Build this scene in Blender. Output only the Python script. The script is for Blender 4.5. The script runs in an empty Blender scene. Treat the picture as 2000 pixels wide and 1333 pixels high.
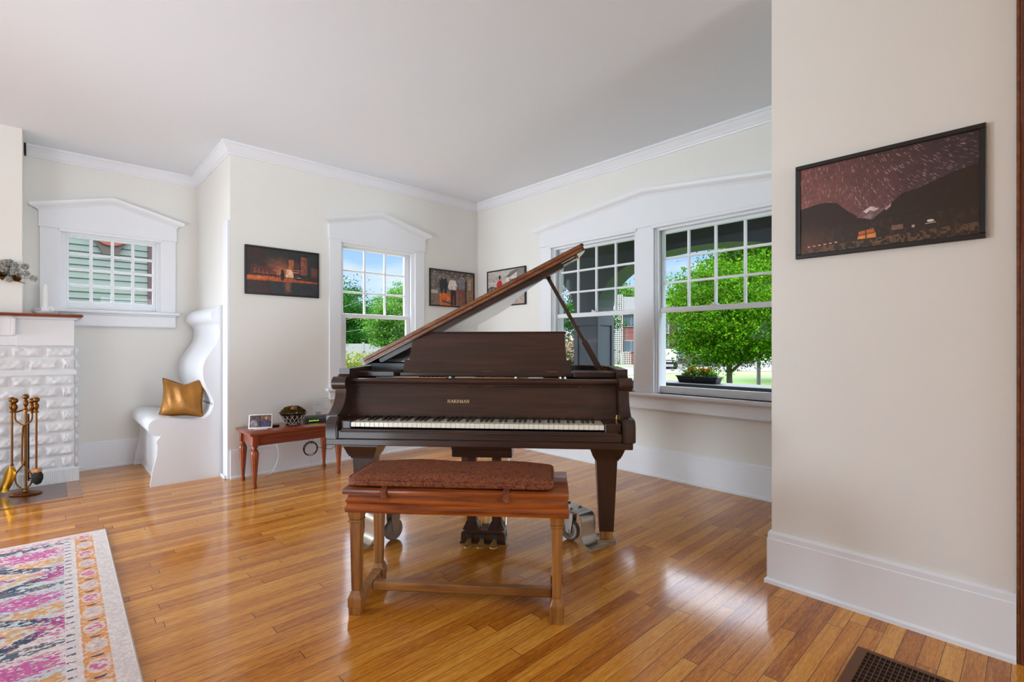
import bpy, bmesh, math, random
import numpy as np
from mathutils import Vector, Matrix
S = bpy.context.scene
COL = S.collection
PI = math.pi
random.seed(7)
rng = np.random.default_rng(11)

# ------------------------------------------------------------------ camera, sky, sun, lights, exposure
cam_d = bpy.data.cameras.new('camera'); cam = bpy.data.objects.new('camera', cam_d); COL.objects.link(cam)
YAW = math.radians(46.70)                       # optical axis, measured from +X
cam.location = (0, 0, 1.12)
cam.rotation_euler = (PI/2, 0, YAW - PI/2)
cam_d.sensor_width = 36; cam_d.lens = 17.342; cam_d.shift_y = 8.7/2000; cam_d.clip_start = .02; cam_d.clip_end = 500
S.camera = cam
S.view_settings.view_transform = 'Standard'; S.view_settings.look = 'None'
S.view_settings.gamma = 1; S.view_settings.use_curve_mapping = False
S.view_settings.exposure = 0.34

def world():
    w = bpy.data.worlds.new('sky'); S.world = w; w.use_nodes = True
    nt = w.node_tree; N = nt.nodes; L = nt.links; N.clear()
    out = N.new('ShaderNodeOutputWorld'); bg = N.new('ShaderNodeBackground')
    tc = N.new('ShaderNodeTexCoord'); sep = N.new('ShaderNodeSeparateXYZ')
    L.new(tc.outputs['Generated'], sep.inputs[0])
    r = N.new('ShaderNodeValToRGB'); e = r.color_ramp.elements
    e[0].position = 0.0; e[0].color = (.62, .76, 1.0, 1); e[1].position = .24; e[1].color = (.20, .44, .97, 1)
    k = e.new(.50); k.color = (7, 7.8, 9, 1); k = e.new(1.0); k.color = (13, 14, 15.5, 1)
    L.new(sep.outputs[2], r.inputs[0])
    mp = N.new('ShaderNodeMapping'); mp.inputs['Scale'].default_value = (2, 2, 9)
    L.new(tc.outputs['Generated'], mp.inputs[0])
    no = N.new('ShaderNodeTexNoise'); no.inputs['Scale'].default_value = 1.6; no.inputs['Detail'].default_value = 5
    L.new(mp.outputs[0], no.inputs[0])
    cr = N.new('ShaderNodeValToRGB'); cr.color_ramp.elements[0].position = .48; cr.color_ramp.elements[1].position = .75
    L.new(no.outputs[0], cr.inputs[0])
    mx = N.new('ShaderNodeMix'); mx.data_type = 'RGBA'
    L.new(cr.outputs[0], mx.inputs[0]); L.new(r.outputs[0], mx.inputs[6]); mx.inputs[7].default_value = (.82, .88, 1, 1)
    lt = N.new('ShaderNodeMix'); lt.data_type = 'RGBA'; lt.blend_type = 'LIGHTEN'; lt.inputs[0].default_value = 1
    L.new(mx.outputs[2], lt.inputs[6]); L.new(r.outputs[0], lt.inputs[7])
    L.new(lt.outputs[2], bg.inputs[0]); bg.inputs[1].default_value = 1.0
    L.new(bg.outputs[0], out.inputs[0])
world()

def light(name, kind, loc, direction, energy, color=(1, 1, 1), size=(1, 1), angle=.01):
    d = bpy.data.lights.new(name, kind); o = bpy.data.objects.new(name, d); COL.objects.link(o)
    o.location = loc; o.rotation_euler = Vector(direction).to_track_quat('-Z', 'Y').to_euler()
    d.energy = energy; d.color = color
    if kind == 'AREA': d.shape = 'RECTANGLE'; d.size, d.size_y = size
    if kind == 'SUN': d.angle = angle
    return o
light('sun', 'SUN', (0, 0, 30), (.80, .05, -.72), 4.0, (1, .96, .88), angle=.02)
for nm, lo, dr, sz in (('portal_back', (2.485, 4.80, 1.42), (0, -1, 0), (.83, 1.42)), ('portal_alcove', (.445, 6.04, 1.79), (0, -1, 0), (.71, .69)),
                       ('portal_right', (3.97, 2.91, 1.42), (-1, 0, 0), (1.0, 1.42)), ('portal_right', (3.97, 1.735, 1.42), (-1, 0, 0), (1.0, 1.42))):
    light(nm, 'AREA', lo, dr, 1, size=sz).data.cycles.is_portal = True
FILL_TINT = (.815, .95, 1.06)  # cool tint shared by the added fill lamps
light('fill_rear', 'AREA', (1.75, -6.4, 1.35), (-.10, 1, .05), 150, FILL_TINT, (1.3, 2.3))  # added fill lamp behind the camera, brightens the back wall
light('fill_left', 'AREA', (-4.9, 3.7, 1.4), (1, .14, .18), 30, FILL_TINT, (2.3, 2.3))  # added fill lamp out of view on the left
light('fill_by_fireplace', 'AREA', (-2.3, 4.75, .95), (1, -.40, -.06), 24, FILL_TINT, (1.0, 1.1)).data.spread = math.radians(80)  # added unseen fill lamp, aimed across at the right wall
light('fill_ceiling', 'AREA', (-2.2, 1.4, .6), (.78, .52, .54), 20, FILL_TINT, (1.4, 1.4)).data.spread = math.radians(95)  # added unseen fill lamp that brightens the far ceiling

# ------------------------------------------------------------------ materials
def lin(c):
    r = []
    for v in c[:3]:
        v = v/255; r.append(v/12.92 if v <= .04045 else ((v+.055)/1.055)**2.4)
    return (*r, 1)
MAT = {}
def new_mat(name):
    m = bpy.data.materials.new(name); m.use_nodes = True; MAT[name] = m
    return m, m.node_tree.nodes, m.node_tree.links, m.node_tree.nodes['Principled BSDF']
def plain(name, c, rough=.5, metal=0, coat=0, var=.0, scale=6, bump=0, bscale=60, spec=.5, emit=0):
    m, N, L, b = new_mat(name)
    b.inputs['Base Color'].default_value = lin(c); b.inputs['Roughness'].default_value = rough
    b.inputs['Metallic'].default_value = metal; b.inputs['Coat Weight'].default_value = coat
    b.inputs['Specular IOR Level'].default_value = spec; b.inputs['Coat Roughness'].default_value = .08
    tc = N.new('ShaderNodeTexCoord')
    if var:
        n = N.new('ShaderNodeTexNoise'); n.inputs['Scale'].default_value = scale; n.inputs['Detail'].default_value = 4
        L.new(tc.outputs['Object'], n.inputs[0])
        mx = N.new('ShaderNodeMix'); mx.data_type = 'RGBA'; L.new(n.outputs[0], mx.inputs[0])
        k = lin(c); mx.inputs[6].default_value = tuple(max(0, v*(1-var)) for v in k[:3])+(1,)
        mx.inputs[7].default_value = tuple(min(1, v*(1+var)) for v in k[:3])+(1,)
        L.new(mx.outputs[2], b.inputs['Base Color'])
    if bump:
        n = N.new('ShaderNodeTexNoise'); n.inputs['Scale'].default_value = bscale; n.inputs['Detail'].default_value = 5
        L.new(tc.outputs['Object'], n.inputs[0])
        bp = N.new('ShaderNodeBump'); bp.inputs['Strength'].default_value = bump; bp.inputs['Distance'].default_value = .01
        L.new(n.outputs[0], bp.inputs['Height']); L.new(bp.outputs[0], b.inputs['Normal'])
    if emit:
        b.inputs['Emission Color'].default_value = lin(c); b.inputs['Emission Strength'].default_value = emit
    return m
def ramp(N, stops):
    r = N.new('ShaderNodeValToRGB'); e = r.color_ramp.elements
    e[0].position, e[0].color = stops[0][0], lin(stops[0][1]); e[1].position, e[1].color = stops[-1][0], lin(stops[-1][1])
    for p, c in stops[1:-1]:
        k = e.new(p); k.color = lin(c)
    return r
def wood(name, stops, axis=0, rough=.35, coat=.3, sc=1.0, wear=None, bump=.05):
    m, N, L, b = new_mat(name)
    tc = N.new('ShaderNodeTexCoord'); mp = N.new('ShaderNodeMapping')
    s = [38*sc]*3; s[axis] = 2.2*sc; mp.inputs['Scale'].default_value = s
    L.new(tc.outputs['Object'], mp.inputs[0])
    n = N.new('ShaderNodeTexNoise'); n.inputs['Scale'].default_value = 1; n.inputs['Detail'].default_value = 6
    n.inputs['Roughness'].default_value = .62; n.inputs['Distortion'].default_value = .6
    L.new(mp.outputs[0], n.inputs[0])
    r = ramp(N, stops); L.new(n.outputs[0], r.inputs[0])
    col = r.outputs[0]
    if wear:
        n2 = N.new('ShaderNodeTexNoise'); n2.inputs['Scale'].default_value = 26; n2.inputs['Detail'].default_value = 8
        n2.inputs['Roughness'].default_value = .75; L.new(tc.outputs['Object'], n2.inputs[0])
        rr = N.new('ShaderNodeValToRGB'); rr.color_ramp.elements[0].position = .66; rr.color_ramp.elements[1].position = .72
        L.new(n2.outputs[0], rr.inputs[0])
        mx = N.new('ShaderNodeMix'); mx.data_type = 'RGBA'; L.new(rr.outputs[0], mx.inputs[0])
        L.new(col, mx.inputs[6]); mx.inputs[7].default_value = lin(wear); col = mx.outputs[2]
    L.new(col, b.inputs['Base Color'])
    b.inputs['Roughness'].default_value = rough; b.inputs['Coat Weight'].default_value = coat
    b.inputs['Coat Roughness'].default_value = .12
    bp = N.new('ShaderNodeBump'); bp.inputs['Strength'].default_value = bump; bp.inputs['Distance'].default_value = .004
    L.new(n.outputs[0], bp.inputs['Height']); L.new(bp.outputs[0], b.inputs['Normal'])
    return m
def floor_mat():
    m, N, L, b = new_mat('oak_strip_floor')
    tc = N.new('ShaderNodeTexCoord'); sep = N.new('ShaderNodeSeparateXYZ'); L.new(tc.outputs['Object'], sep.inputs[0])
    def M(op, a, bb=None, c=None):
        n = N.new('ShaderNodeMath'); n.operation = op
        for i, v in enumerate((a, bb, c)):
            if v is None: continue
            if isinstance(v, (int, float)): n.inputs[i].default_value = v
            else: L.new(v, n.inputs[i])
        return n.outputs[0]
    yr = M('DIVIDE', sep.outputs[1], .0578); row = M('FLOOR', yr); fy = M('FRACT', yr)
    wn = N.new('ShaderNodeTexWhiteNoise'); wn.noise_dimensions = '1D'; L.new(row, wn.inputs['W'])
    xo = M('ADD', M('DIVIDE', sep.outputs[0], 1.15), M('MULTIPLY', wn.outputs['Value'], 13.7))
    seg = M('FLOOR', xo); fx = M('FRACT', xo)
    cv = N.new('ShaderNodeCombineXYZ'); L.new(row, cv.inputs[0]); L.new(seg, cv.inputs[1])
    wn2 = N.new('ShaderNodeTexWhiteNoise'); wn2.noise_dimensions = '3D'; L.new(cv.outputs[0], wn2.inputs['Vector'])
    # grain coordinates shifted per board
    off = N.new('ShaderNodeVectorMath'); off.operation = 'MULTIPLY_ADD'
    L.new(wn2.outputs['Color'], off.inputs[0]); off.inputs[1].default_value = (31, 17, 5); L.new(tc.outputs['Object'], off.inputs[2])
    mp = N.new('ShaderNodeMapping'); mp.inputs['Scale'].default_value = (2.6, 46, 1); L.new(off.outputs[0], mp.inputs[0])
    n = N.new('ShaderNodeTexNoise'); n.inputs['Scale'].default_value = 1; n.inputs['Detail'].default_value = 6
    n.inputs['Roughness'].default_value = .6; n.inputs['Distortion'].default_value = 1.2; L.new(mp.outputs[0], n.inputs[0])
    mp2 = N.new('ShaderNodeMapping'); mp2.inputs['Scale'].default_value = (30, 230, 1); L.new(off.outputs[0], mp2.inputs[0])
    n2 = N.new('ShaderNodeTexNoise'); n2.inputs['Scale'].default_value = 1; n2.inputs['Detail'].default_value = 3; L.new(mp2.outputs[0], n2.inputs[0])
    g = M('ADD', M('MULTIPLY', n.outputs[0], .50), M('MULTIPLY', n2.outputs[0], .40))
    g = M('ADD', g, M('MULTIPLY', wn2.outputs['Value'], .22))
    g = M('SUBTRACT', g, .08)
    r = ramp(N, [(.20, (126, 64, 8)), (.36, (172, 98, 18)), (.50, (206, 132, 38)), (.64, (226, 160, 64)), (.85, (240, 188, 100))])
    L.new(g, r.inputs[0])
    gap = M('MAXIMUM', M('GREATER_THAN', M('ABSOLUTE', M('SUBTRACT', fy, .5)), .484), M('LESS_THAN', fx, .0022))
    mx = N.new('ShaderNodeMix'); mx.data_type = 'RGBA'; L.new(gap, mx.inputs[0]); L.new(r.outputs[0], mx.inputs[6])
    mx.inputs[7].default_value = lin((48, 24, 8)); L.new(mx.outputs[2], b.inputs['Base Color'])
    b.inputs['Roughness'].default_value = .45; b.inputs['Specular IOR Level'].default_value = .15; b.inputs['Coat Weight'].default_value = .8
    b.inputs['Coat IOR'].default_value = 1.45
    rn = N.new('ShaderNodeTexNoise'); rn.inputs['Scale'].default_value = 3; L.new(tc.outputs['Object'], rn.inputs[0])
    L.new(M('ADD', M('MULTIPLY', rn.outputs[0], .10), .07), b.inputs['Coat Roughness'])
    h = M('ADD', M('MULTIPLY', gap, -.6), M('MULTIPLY', n.outputs[0], .18))
    h = M('ADD', h, M('MULTIPLY', M('ABSOLUTE', M('SUBTRACT', fy, .5)), -.25))
    bp = N.new('ShaderNodeBump'); bp.inputs['Strength'].default_value = .25; bp.inputs['Distance'].default_value = .002
    L.new(h, bp.inputs['Height']); L.new(bp.outputs[0], b.inputs['Normal']); L.new(bp.outputs[0], b.inputs['Coat Normal'])
    return m
def vcol_mat(name, rough=.5, coat=0, bump=0):
    m, N, L, b = new_mat(name)
    a = N.new('ShaderNodeAttribute'); a.attribute_name = 'Col'
    L.new(a.outputs['Color'], b.inputs['Base Color']); b.inputs['Roughness'].default_value = rough
    b.inputs['Coat Weight'].default_value = coat; b.inputs['Coat Roughness'].default_value = .03
    if bump:
        tc = N.new('ShaderNodeTexCoord'); n = N.new('ShaderNodeTexNoise'); n.inputs['Scale'].default_value = 260
        L.new(tc.outputs['Object'], n.inputs[0]); bp = N.new('ShaderNodeBump'); bp.inputs['Strength'].default_value = bump
        bp.inputs['Distance'].default_value = .004; L.new(n.outputs[0], bp.inputs['Height']); L.new(bp.outputs[0], b.inputs['Normal'])
    return m
def glass_mat(name, tint=(1, 1, 1), refl=1.0):
    m, N, L, b = new_mat(name); N.remove(b); out = N['Material Output']
    t = N.new('ShaderNodeBsdfTransparent'); t.inputs[0].default_value = (*tint, 1)
    g = N.new('ShaderNodeBsdfGlossy'); g.inputs['Roughness'].default_value = .02
    f = N.new('ShaderNodeFresnel'); f.inputs[0].default_value = 1.45
    k = N.new('ShaderNodeMath'); k.operation = 'MULTIPLY'; k.inputs[1].default_value = refl; L.new(f.outputs[0], k.inputs[0])
    mx = N.new('ShaderNodeMixShader'); L.new(k.outputs[0], mx.inputs[0]); L.new(t.outputs[0], mx.inputs[1]); L.new(g.outputs[0], mx.inputs[2])
    L.new(mx.outputs[0], out.inputs[0]); return m
def leaf_mat(name, stops, trans=.35):
    m, N, L, b = new_mat(name); N.remove(b); out = N['Material Output']
    ge = N.new('ShaderNodeNewGeometry'); r = ramp(N, stops); L.new(ge.outputs['Random Per Island'], r.inputs[0])
    d = N.new('ShaderNodeBsdfDiffuse'); t = N.new('ShaderNodeBsdfTranslucent')
    L.new(r.outputs[0], d.inputs[0]); L.new(r.outputs[0], t.inputs[0])
    mx = N.new('ShaderNodeMixShader'); mx.inputs[0].default_value = trans
    L.new(d.outputs[0], mx.inputs[1]); L.new(t.outputs[0], mx.inputs[2]); L.new(mx.outputs[0], out.inputs[0]); return m
def fabric_pattern(name):
    m, N, L, b = new_mat(name)
    tc = N.new('ShaderNodeTexCoord')
    n = N.new('ShaderNodeTexNoise'); n.inputs['Scale'].default_value = 44; n.inputs['Detail'].default_value = 2; n.inputs['Distortion'].default_value = 1.8
    L.new(tc.outputs['Object'], n.inputs[0])
    r = ramp(N, [(.28, (74, 20, 12)), (.40, (110, 38, 16)), (.455, (84, 34, 30)), (.49, (168, 108, 34)), (.52, (104, 40, 14)), (.60, (140, 66, 18)), (.66, (72, 40, 40)), (.75, (118, 44, 16))])
    L.new(n.outputs[0], r.inputs[0]); L.new(r.outputs[0], b.inputs['Base Color']); b.inputs['Roughness'].default_value = .75
    n3 = N.new('ShaderNodeTexNoise'); n3.inputs['Scale'].default_value = 500; L.new(tc.outputs['Object'], n3.inputs[0])
    bp = N.new('ShaderNodeBump'); bp.inputs['Strength'].default_value = .3; bp.inputs['Distance'].default_value = .002
    L.new(n3.outputs[0], bp.inputs['Height']); L.new(bp.outputs[0], b.inputs['Normal']); return m
def brick_mat(name, a, c, mortar, sc):
    m, N, L, b = new_mat(name)
    tc = N.new('ShaderNodeTexCoord'); mp = N.new('ShaderNodeMapping'); mp.inputs['Rotation'].default_value = (PI/2, 0, 0)
    sep = N.new('ShaderNodeSeparateXYZ'); L.new(tc.outputs['Object'], sep.inputs[0])
    ad = N.new('ShaderNodeMath'); L.new(sep.outputs[0], ad.inputs[0]); L.new(sep.outputs[1], ad.inputs[1])
    cv = N.new('ShaderNodeCombineXYZ'); L.new(ad.outputs[0], cv.inputs[0]); L.new(sep.outputs[2], cv.inputs[1])
    t = N.new('ShaderNodeTexBrick'); t.inputs['Scale'].default_value = sc; L.new(cv.outputs[0], t.inputs[0])
    t.inputs['Color1'].default_value = lin(a); t.inputs['Color2'].default_value = lin(c); t.inputs['Mortar'].default_value = lin(mortar)
    t.inputs['Mortar Size'].default_value = .012
    L.new(t.outputs[0], b.inputs['Base Color']); b.inputs['Roughness'].default_value = .9; return m

WALL = plain('cream_wall_paint', (236, 234, 228), .65, var=.018, scale=2.2)
CEIL = plain('ceiling_paint', (234, 238, 243), .8, var=.012, scale=1.2)
TRIM = plain('white_trim_paint', (237, 239, 243), .38, bump=.04, bscale=25)
STONE = plain('white_painted_stone', (231, 232, 234), .55, bump=.25, bscale=70)
FLOOR = floor_mat()
PIANO = wood('dark_mahogany', [(.28, (30, 14, 8)), (.5, (50, 26, 15)), (.72, (70, 38, 22))], 0, .36, .22, .9, wear=(84, 44, 24))
PIANOV = wood('dark_mahogany_upright_grain', [(.28, (28, 14, 9)), (.5, (46, 25, 16)), (.72, (64, 36, 22))], 2, .34, .25, .9, wear=(112, 54, 24))
LIDTOP = wood('polished_dark_lid', [(.25, (46, 24, 16)), (.5, (66, 38, 26)), (.75, (84, 50, 34))], 0, .16, .5, .8)
LIDEDGE = wood('worn_lid_edge', [(.25, (88, 46, 20)), (.5, (120, 68, 34)), (.75, (150, 94, 54))], 0, .45, .2, 1, wear=(70, 40, 22))
DUSTY_SHEEN = plain('dusty_lacquer_window_sheen', (60, 68, 74), .3, var=.35, scale=60)  # dusty lacquer, with a blue-grey window reflection put into the colour
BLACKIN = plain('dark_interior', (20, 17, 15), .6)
IVORY = plain('ivory_key', (232, 224, 206), .3, coat=.3)
EBONY = plain('ebony_key', (30, 26, 24), .35)
GOLDIRON = plain('gold_cast_iron', (150, 112, 56), .4, metal=.6)
TANWOOD = wood('pale_maple', [(.3, (170, 112, 58)), (.7, (208, 152, 92))], 0, .5, .1)
FELT = plain('grey_white_felt', (190, 192, 188), .9, var=.2, scale=120)
BRASS = plain('aged_brass', (206, 164, 100), .36, metal=.75, var=.3, scale=30)
BRASSD = plain('antique_brass', (122, 78, 34), .36, metal=1, var=.35, scale=40)
STEEL = plain('brushed_steel', (196, 190, 180), .3, metal=1, var=.08, scale=30)
ZINC = plain('zinc_plated_steel', (190, 184, 172), .38, metal=.9)
RUBBER = plain('grey_rubber_tyre', (120, 108, 96), .6)
GOLDLET = plain('gilt_lettering', (214, 186, 136), .5)
BENCHW = wood('red_brown_bench_wood', [(.28, (70, 22, 4)), (.42, (108, 42, 8)), (.56, (150, 72, 16)), (.78, (188, 104, 34))], 0, .32, .4, .8, wear=(190, 118, 48))
BENCHL = wood('worn_brown_leg_wood', [(.28, (92, 50, 16)), (.5, (142, 88, 36)), (.75, (174, 118, 58))], 2, .42, .25, 1)
BENCHS = wood('worn_brown_rail_wood', [(.28, (104, 58, 20)), (.5, (152, 98, 44)), (.75, (180, 128, 68))], 0, .42, .25, 1)
CHERRY = wood('cherry_table_wood', [(.25, (88, 26, 6)), (.5, (132, 50, 12)), (.75, (164, 78, 24))], 0, .3, .5, .9)
CHERRYV = wood('cherry_leg_wood', [(.25, (96, 32, 6)), (.5, (144, 60, 14)), (.75, (174, 88, 30))], 2, .3, .5, .9)
MANTEL = wood('varnished_mantel_wood', [(.25, (86, 28, 10)), (.5, (122, 48, 18)), (.75, (156, 78, 34))], 0, .2, .8, .9)
CASING = wood('stained_door_casing', [(.25, (70, 24, 10)), (.5, (104, 44, 20)), (.75, (130, 64, 32))], 2, .3, .5, .8)
HEARTH = wood('dark_hearth_boards', [(.25, (66, 32, 12)), (.5, (92, 48, 20)), (.75, (116, 66, 30))], 0, .3, .6, .8)
OAKTRIM = wood('oak_border', [(.25, (128, 76, 30)), (.5, (160, 102, 46)), (.75, (188, 132, 70))], 0, .3, .6, .8)
CUSH = fabric_pattern('paisley_tapestry')
GOLDF = plain('crushed_gold_velvet', (158, 104, 34), .42, metal=.35, var=.45, scale=9, bump=.3, bscale=40)
FRAMEB = plain('black_picture_frame', (24, 18, 16), .4)
PRINT = vcol_mat('glossy_photo_print', .35, .22)
RUGM = vcol_mat('rug_pile', .95, 0, .6)
RUGED = plain('rug_binding', (214, 200, 192), .95, bump=.4, bscale=300)
VENT = plain('bronze_register', (96, 54, 14), .45)
VENTD = plain('register_slot', (20, 8, 6), .8)
WHITEC = plain('white_ceramic', (236, 236, 236), .25, coat=.3)
WAX = plain('white_wax', (240, 238, 234), .5)
WPLAST = plain('white_plastic', (232, 230, 226), .35)
BPLAST = plain('black_plastic', (16, 17, 20), .25)
LEDG = plain('green_led', (130, 230, 30), .4, emit=2.5)
PAPER = plain('printed_paper', (226, 227, 228), .7)
INK = plain('faint_print', (176, 178, 182), .7)
MOSS = leaf_mat('dried_moss', [(0, (48, 40, 12)), (.4, (86, 76, 24)), (.7, (96, 46, 20)), (1, (120, 104, 40))], .1)
BARK = plain('bark', (70, 58, 48), .9, var=.4, scale=20, bump=.4)
GLASS = glass_mat('window_glass', refl=.15); CRYSTAL = glass_mat('cut_crystal', (.93, .93, .92), 2.2)
CORDB = plain('black_cable', (22, 22, 24), .4); CORDW = plain('white_cable', (226, 226, 224), .5)
BLOOM = leaf_mat('dried_white_bloom', [(0, (150, 146, 136)), (.5, (206, 202, 194)), (1, (238, 236, 230))], .2)
TWIG = plain('dried_stem', (96, 74, 46), .8); HUSK = leaf_mat('dried_brown_leaf', [(0, (52, 22, 10)), (.6, (88, 44, 18)), (1, (86, 84, 30))], .1)
BRISTLE = plain('black_bristle', (26, 20, 16), .8)
# outdoors
PORCH = plain('slate_grey_porch_paint', (44, 48, 59), .6, var=.06, scale=9)
PORCH_SHADE = plain('porch_paint_shaded', (27, 30, 29), .6)  # same porch paint, its shade put into a darker colour
GRASS = plain('mown_grass', (64, 92, 18), .9, var=.35, scale=1.3)
ROAD = plain('pale_asphalt', (57, 53, 52), .9, var=.08, scale=.5)
MAPLE = leaf_mat('bright_maple_leaf', [(0, (17, 51, 3)), (.35, (38, 79, 9)), (.75, (62, 101, 15)), (1, (92, 118, 27))], .42)
DKLEAF = leaf_mat('dark_green_leaf', [(0, (10, 38, 10)), (.5, (25, 63, 18)), (1, (51, 90, 30))], .3)
LTLEAF = leaf_mat('fresh_green_leaf', [(0, (31, 68, 18)), (.5, (58, 97, 31)), (1, (93, 124, 55))], .42)
HEDGE = leaf_mat('yellow_green_leaf', [(0, (57, 79, 10)), (.6, (91, 105, 19)), (1, (119, 110, 31))], .3)
PINKF = leaf_mat('pink_blossom', [(0, (31, 53, 21)), (.45, (67, 67, 43)), (.7, (124, 97, 85)), (1, (137, 119, 107))], .2)
FLOWER = leaf_mat('orange_yellow_petals', [(0, (130, 60, 9)), (.5, (140, 102, 19)), (1, (140, 124, 37))], .2)
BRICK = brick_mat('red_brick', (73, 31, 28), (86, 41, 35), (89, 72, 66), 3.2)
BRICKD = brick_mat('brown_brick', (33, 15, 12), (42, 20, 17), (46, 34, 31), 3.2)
SIDING = plain('pale_teal_siding', (73, 82, 74), .7, var=.06, scale=3)
SIDINGK = plain('siding_lap_shade', (4, 5, 4), .8)
TAUPE = plain('taupe_trim', (41, 33, 25), .7); RUST = plain('rust_red_trim', (95, 8, 1), .6); CREAM = plain('pale_yellow_disc', (98, 83, 57), .6)
MAROON = plain('maroon_corner_board', (42, 3, 3), .6)
BLOCK = plain('white_breeze_block', (114, 113, 108), .8); WINDK = plain('dark_window', (52, 62, 70), .2)
WHITEP = plain('white_outdoor_paint', (99, 99, 98), .7); CARP = plain('black_car_paint', (22, 24, 28), .2, coat=1); ALLOY = plain('alloy_wheel', (190, 192, 196), .3, metal=.8)
POLE = plain('weathered_pole', (72, 68, 65), .9, var=.15, scale=8); CONC = plain('concrete', (55, 53, 50), .9, var=.1)

# ------------------------------------------------------------------ mesh helpers
def link(name, me, parent=None):
    o = bpy.data.objects.new(name, me); COL.objects.link(o)
    if parent is not None: o.parent = parent
    return o
def obj(name, bm, mat, parent=None, smooth=0, recalc=True):
    if recalc: bmesh.ops.recalc_face_normals(bm, faces=bm.faces[:])
    me = bpy.data.meshes.new(name); bm.to_mesh(me); bm.free(); me.materials.append(mat)
    if smooth:
        me.polygons.foreach_set('use_smooth', [True]*len(me.polygons)); me.set_sharp_from_angle(angle=math.radians(smooth))
    return link(name, me, parent)
def tag(o, label, cat, group=None, kind=None):
    o['label'] = label; o['category'] = cat
    if group: o['group'] = group
    if kind: o['kind'] = kind
    return o
def thing(name, label, cat, loc=(0, 0, 0), rz=0, group=None):
    o = bpy.data.objects.new(name, None); COL.objects.link(o); o.empty_display_size = .1
    o.location = loc; o.rotation_euler = (0, 0, rz); return tag(o, label, cat, group)
def struct(o, label=None, cat=None):
    o['kind'] = 'structure'
    if label: o['label'] = label
    if cat: o['category'] = cat
    return o
def sempty(name, label, cat):
    o = bpy.data.objects.new(name, None); COL.objects.link(o); return struct(o, label, cat)
NB = bmesh.new
def bx(bm, x0, x1, y0, y1, z0, z1, bev=0, M=None, seg=1):
    g = bmesh.ops.create_cube(bm, size=1)['verts']
    for v in g: v.co = Vector((x0+(v.co.x+.5)*(x1-x0), y0+(v.co.y+.5)*(y1-y0), z0+(v.co.z+.5)*(z1-z0)))
    if bev:
        es = list({e for v in g for e in v.link_edges})
        r = bmesh.ops.bevel(bm, geom=es, offset=bev, segments=seg, affect='EDGES', profile=.5)
        g = list({v for f in r['faces'] for v in f.verts} | {v for v in g if v.is_valid})
    if M is not None:
        for v in g: v.co = M @ v.co
    return g
def prism(bm, pts, axis, a0, a1, M=None):
    def P(p, a):
        q = {0: (a, p[0], p[1]), 1: (p[0], a, p[1]), 2: (p[0], p[1], a)}[axis]
        q = Vector(q); return M @ q if M is not None else q
    A = [bm.verts.new(P(p, a0)) for p in pts]; B = [bm.verts.new(P(p, a1)) for p in pts]
    n = len(pts)
    bm.faces.new(A); bm.faces.new(B[::-1])
    for i in range(n): bm.faces.new((A[i], A[(i+1) % n], B[(i+1) % n], B[i]))
def tube(bm, pts, r, seg=8, closed=False):
    pts = [Vector(p) for p in pts]; n = len(pts); rs = r if isinstance(r, (list, tuple)) else [r]*n
    rings = []; prev = None
    for i, p in enumerate(pts):
        t = (pts[(i+1) % n if closed else min(i+1, n-1)] - pts[(i-1) % n if closed else max(i-1, 0)]).normalized()
        if prev is None:
            a = Vector((0, 0, 1)) if abs(t.z) < .9 else Vector((1, 0, 0)); u = t.cross(a).normalized()
        else:
            u = prev - t*prev.dot(t); u = u.normalized() if u.length > 1e-6 else prev
        prev = u; w = t.cross(u)
        rings.append([bm.verts.new(p + (u*math.cos(2*PI*k/seg)+w*math.sin(2*PI*k/seg))*rs[i]) for k in range(seg)])
    for i in range(n if closed else n-1):
        A, B = rings[i], rings[(i+1) % n]
        for k in range(seg): bm.faces.new((A[k], A[(k+1) % seg], B[(k+1) % seg], B[k]))
    if not closed:
        bm.faces.new(rings[0][::-1]); bm.faces.new(rings[-1])
def lathe(bm, prof, M=Matrix(), seg=24, sx=1, sy=1, flute=0, nf=0):
    rings = []
    for r, z in prof:
        if r < 1e-6: rings.append([bm.verts.new(M @ Vector((0, 0, z)))]); continue
        ring = []
        for k in range(seg):
            a = 2*PI*k/seg; rr = r*(1-flute*(.5+.5*math.cos(nf*a))) if nf else r
            ring.append(bm.verts.new(M @ Vector((rr*math.cos(a)*sx, rr*math.sin(a)*sy, z))))
        rings.append(ring)
    for A, B in zip(rings, rings[1:]):
        for k in range(seg):
            a, b = A[k % len(A)], A[(k+1) % len(A)]; c, d = B[(k+1) % len(B)], B[k % len(B)]
            q = [v for i, v in enumerate((a, b, c, d)) if v not in (a, b, c, d)[:i]]
            if len(q) > 2: bm.faces.new(q)
    if len(rings[0]) > 1: bm.faces.new(rings[0][::-1])
    if len(rings[-1]) > 1: bm.faces.new(rings[-1])
def sweep(bm, path, prof, n, closed=False):
    """prof (a,b): a along the in-plane normal n x t (mitred), b along n"""
    path = [Vector(p) for p in path]; n = Vector(n).normalized(); m = len(path); rings = []
    for i, p in enumerate(path):
        t0 = (p-path[i-1]).normalized() if (i > 0 or closed) else None
        t1 = (path[(i+1) % m]-p).normalized() if (i < m-1 or closed) else None
        s0 = n.cross(t0) if t0 else n.cross(t1); s1 = n.cross(t1) if t1 else s0
        s = (s0+s1).normalized(); s = s/max(.2, s.dot(s0))
        rings.append([bm.verts.new(p+s*a+n*b) for a, b in prof])
    k = len(prof)
    for i in range(m if closed else m-1):
        A, B = rings[i], rings[(i+1) % m]
        for j in range(k): bm.faces.new((A[j], A[(j+1) % k], B[(j+1) % k], B[j]))
    if not closed: bm.faces.new(rings[0][::-1]); bm.faces.new(rings[-1])
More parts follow.
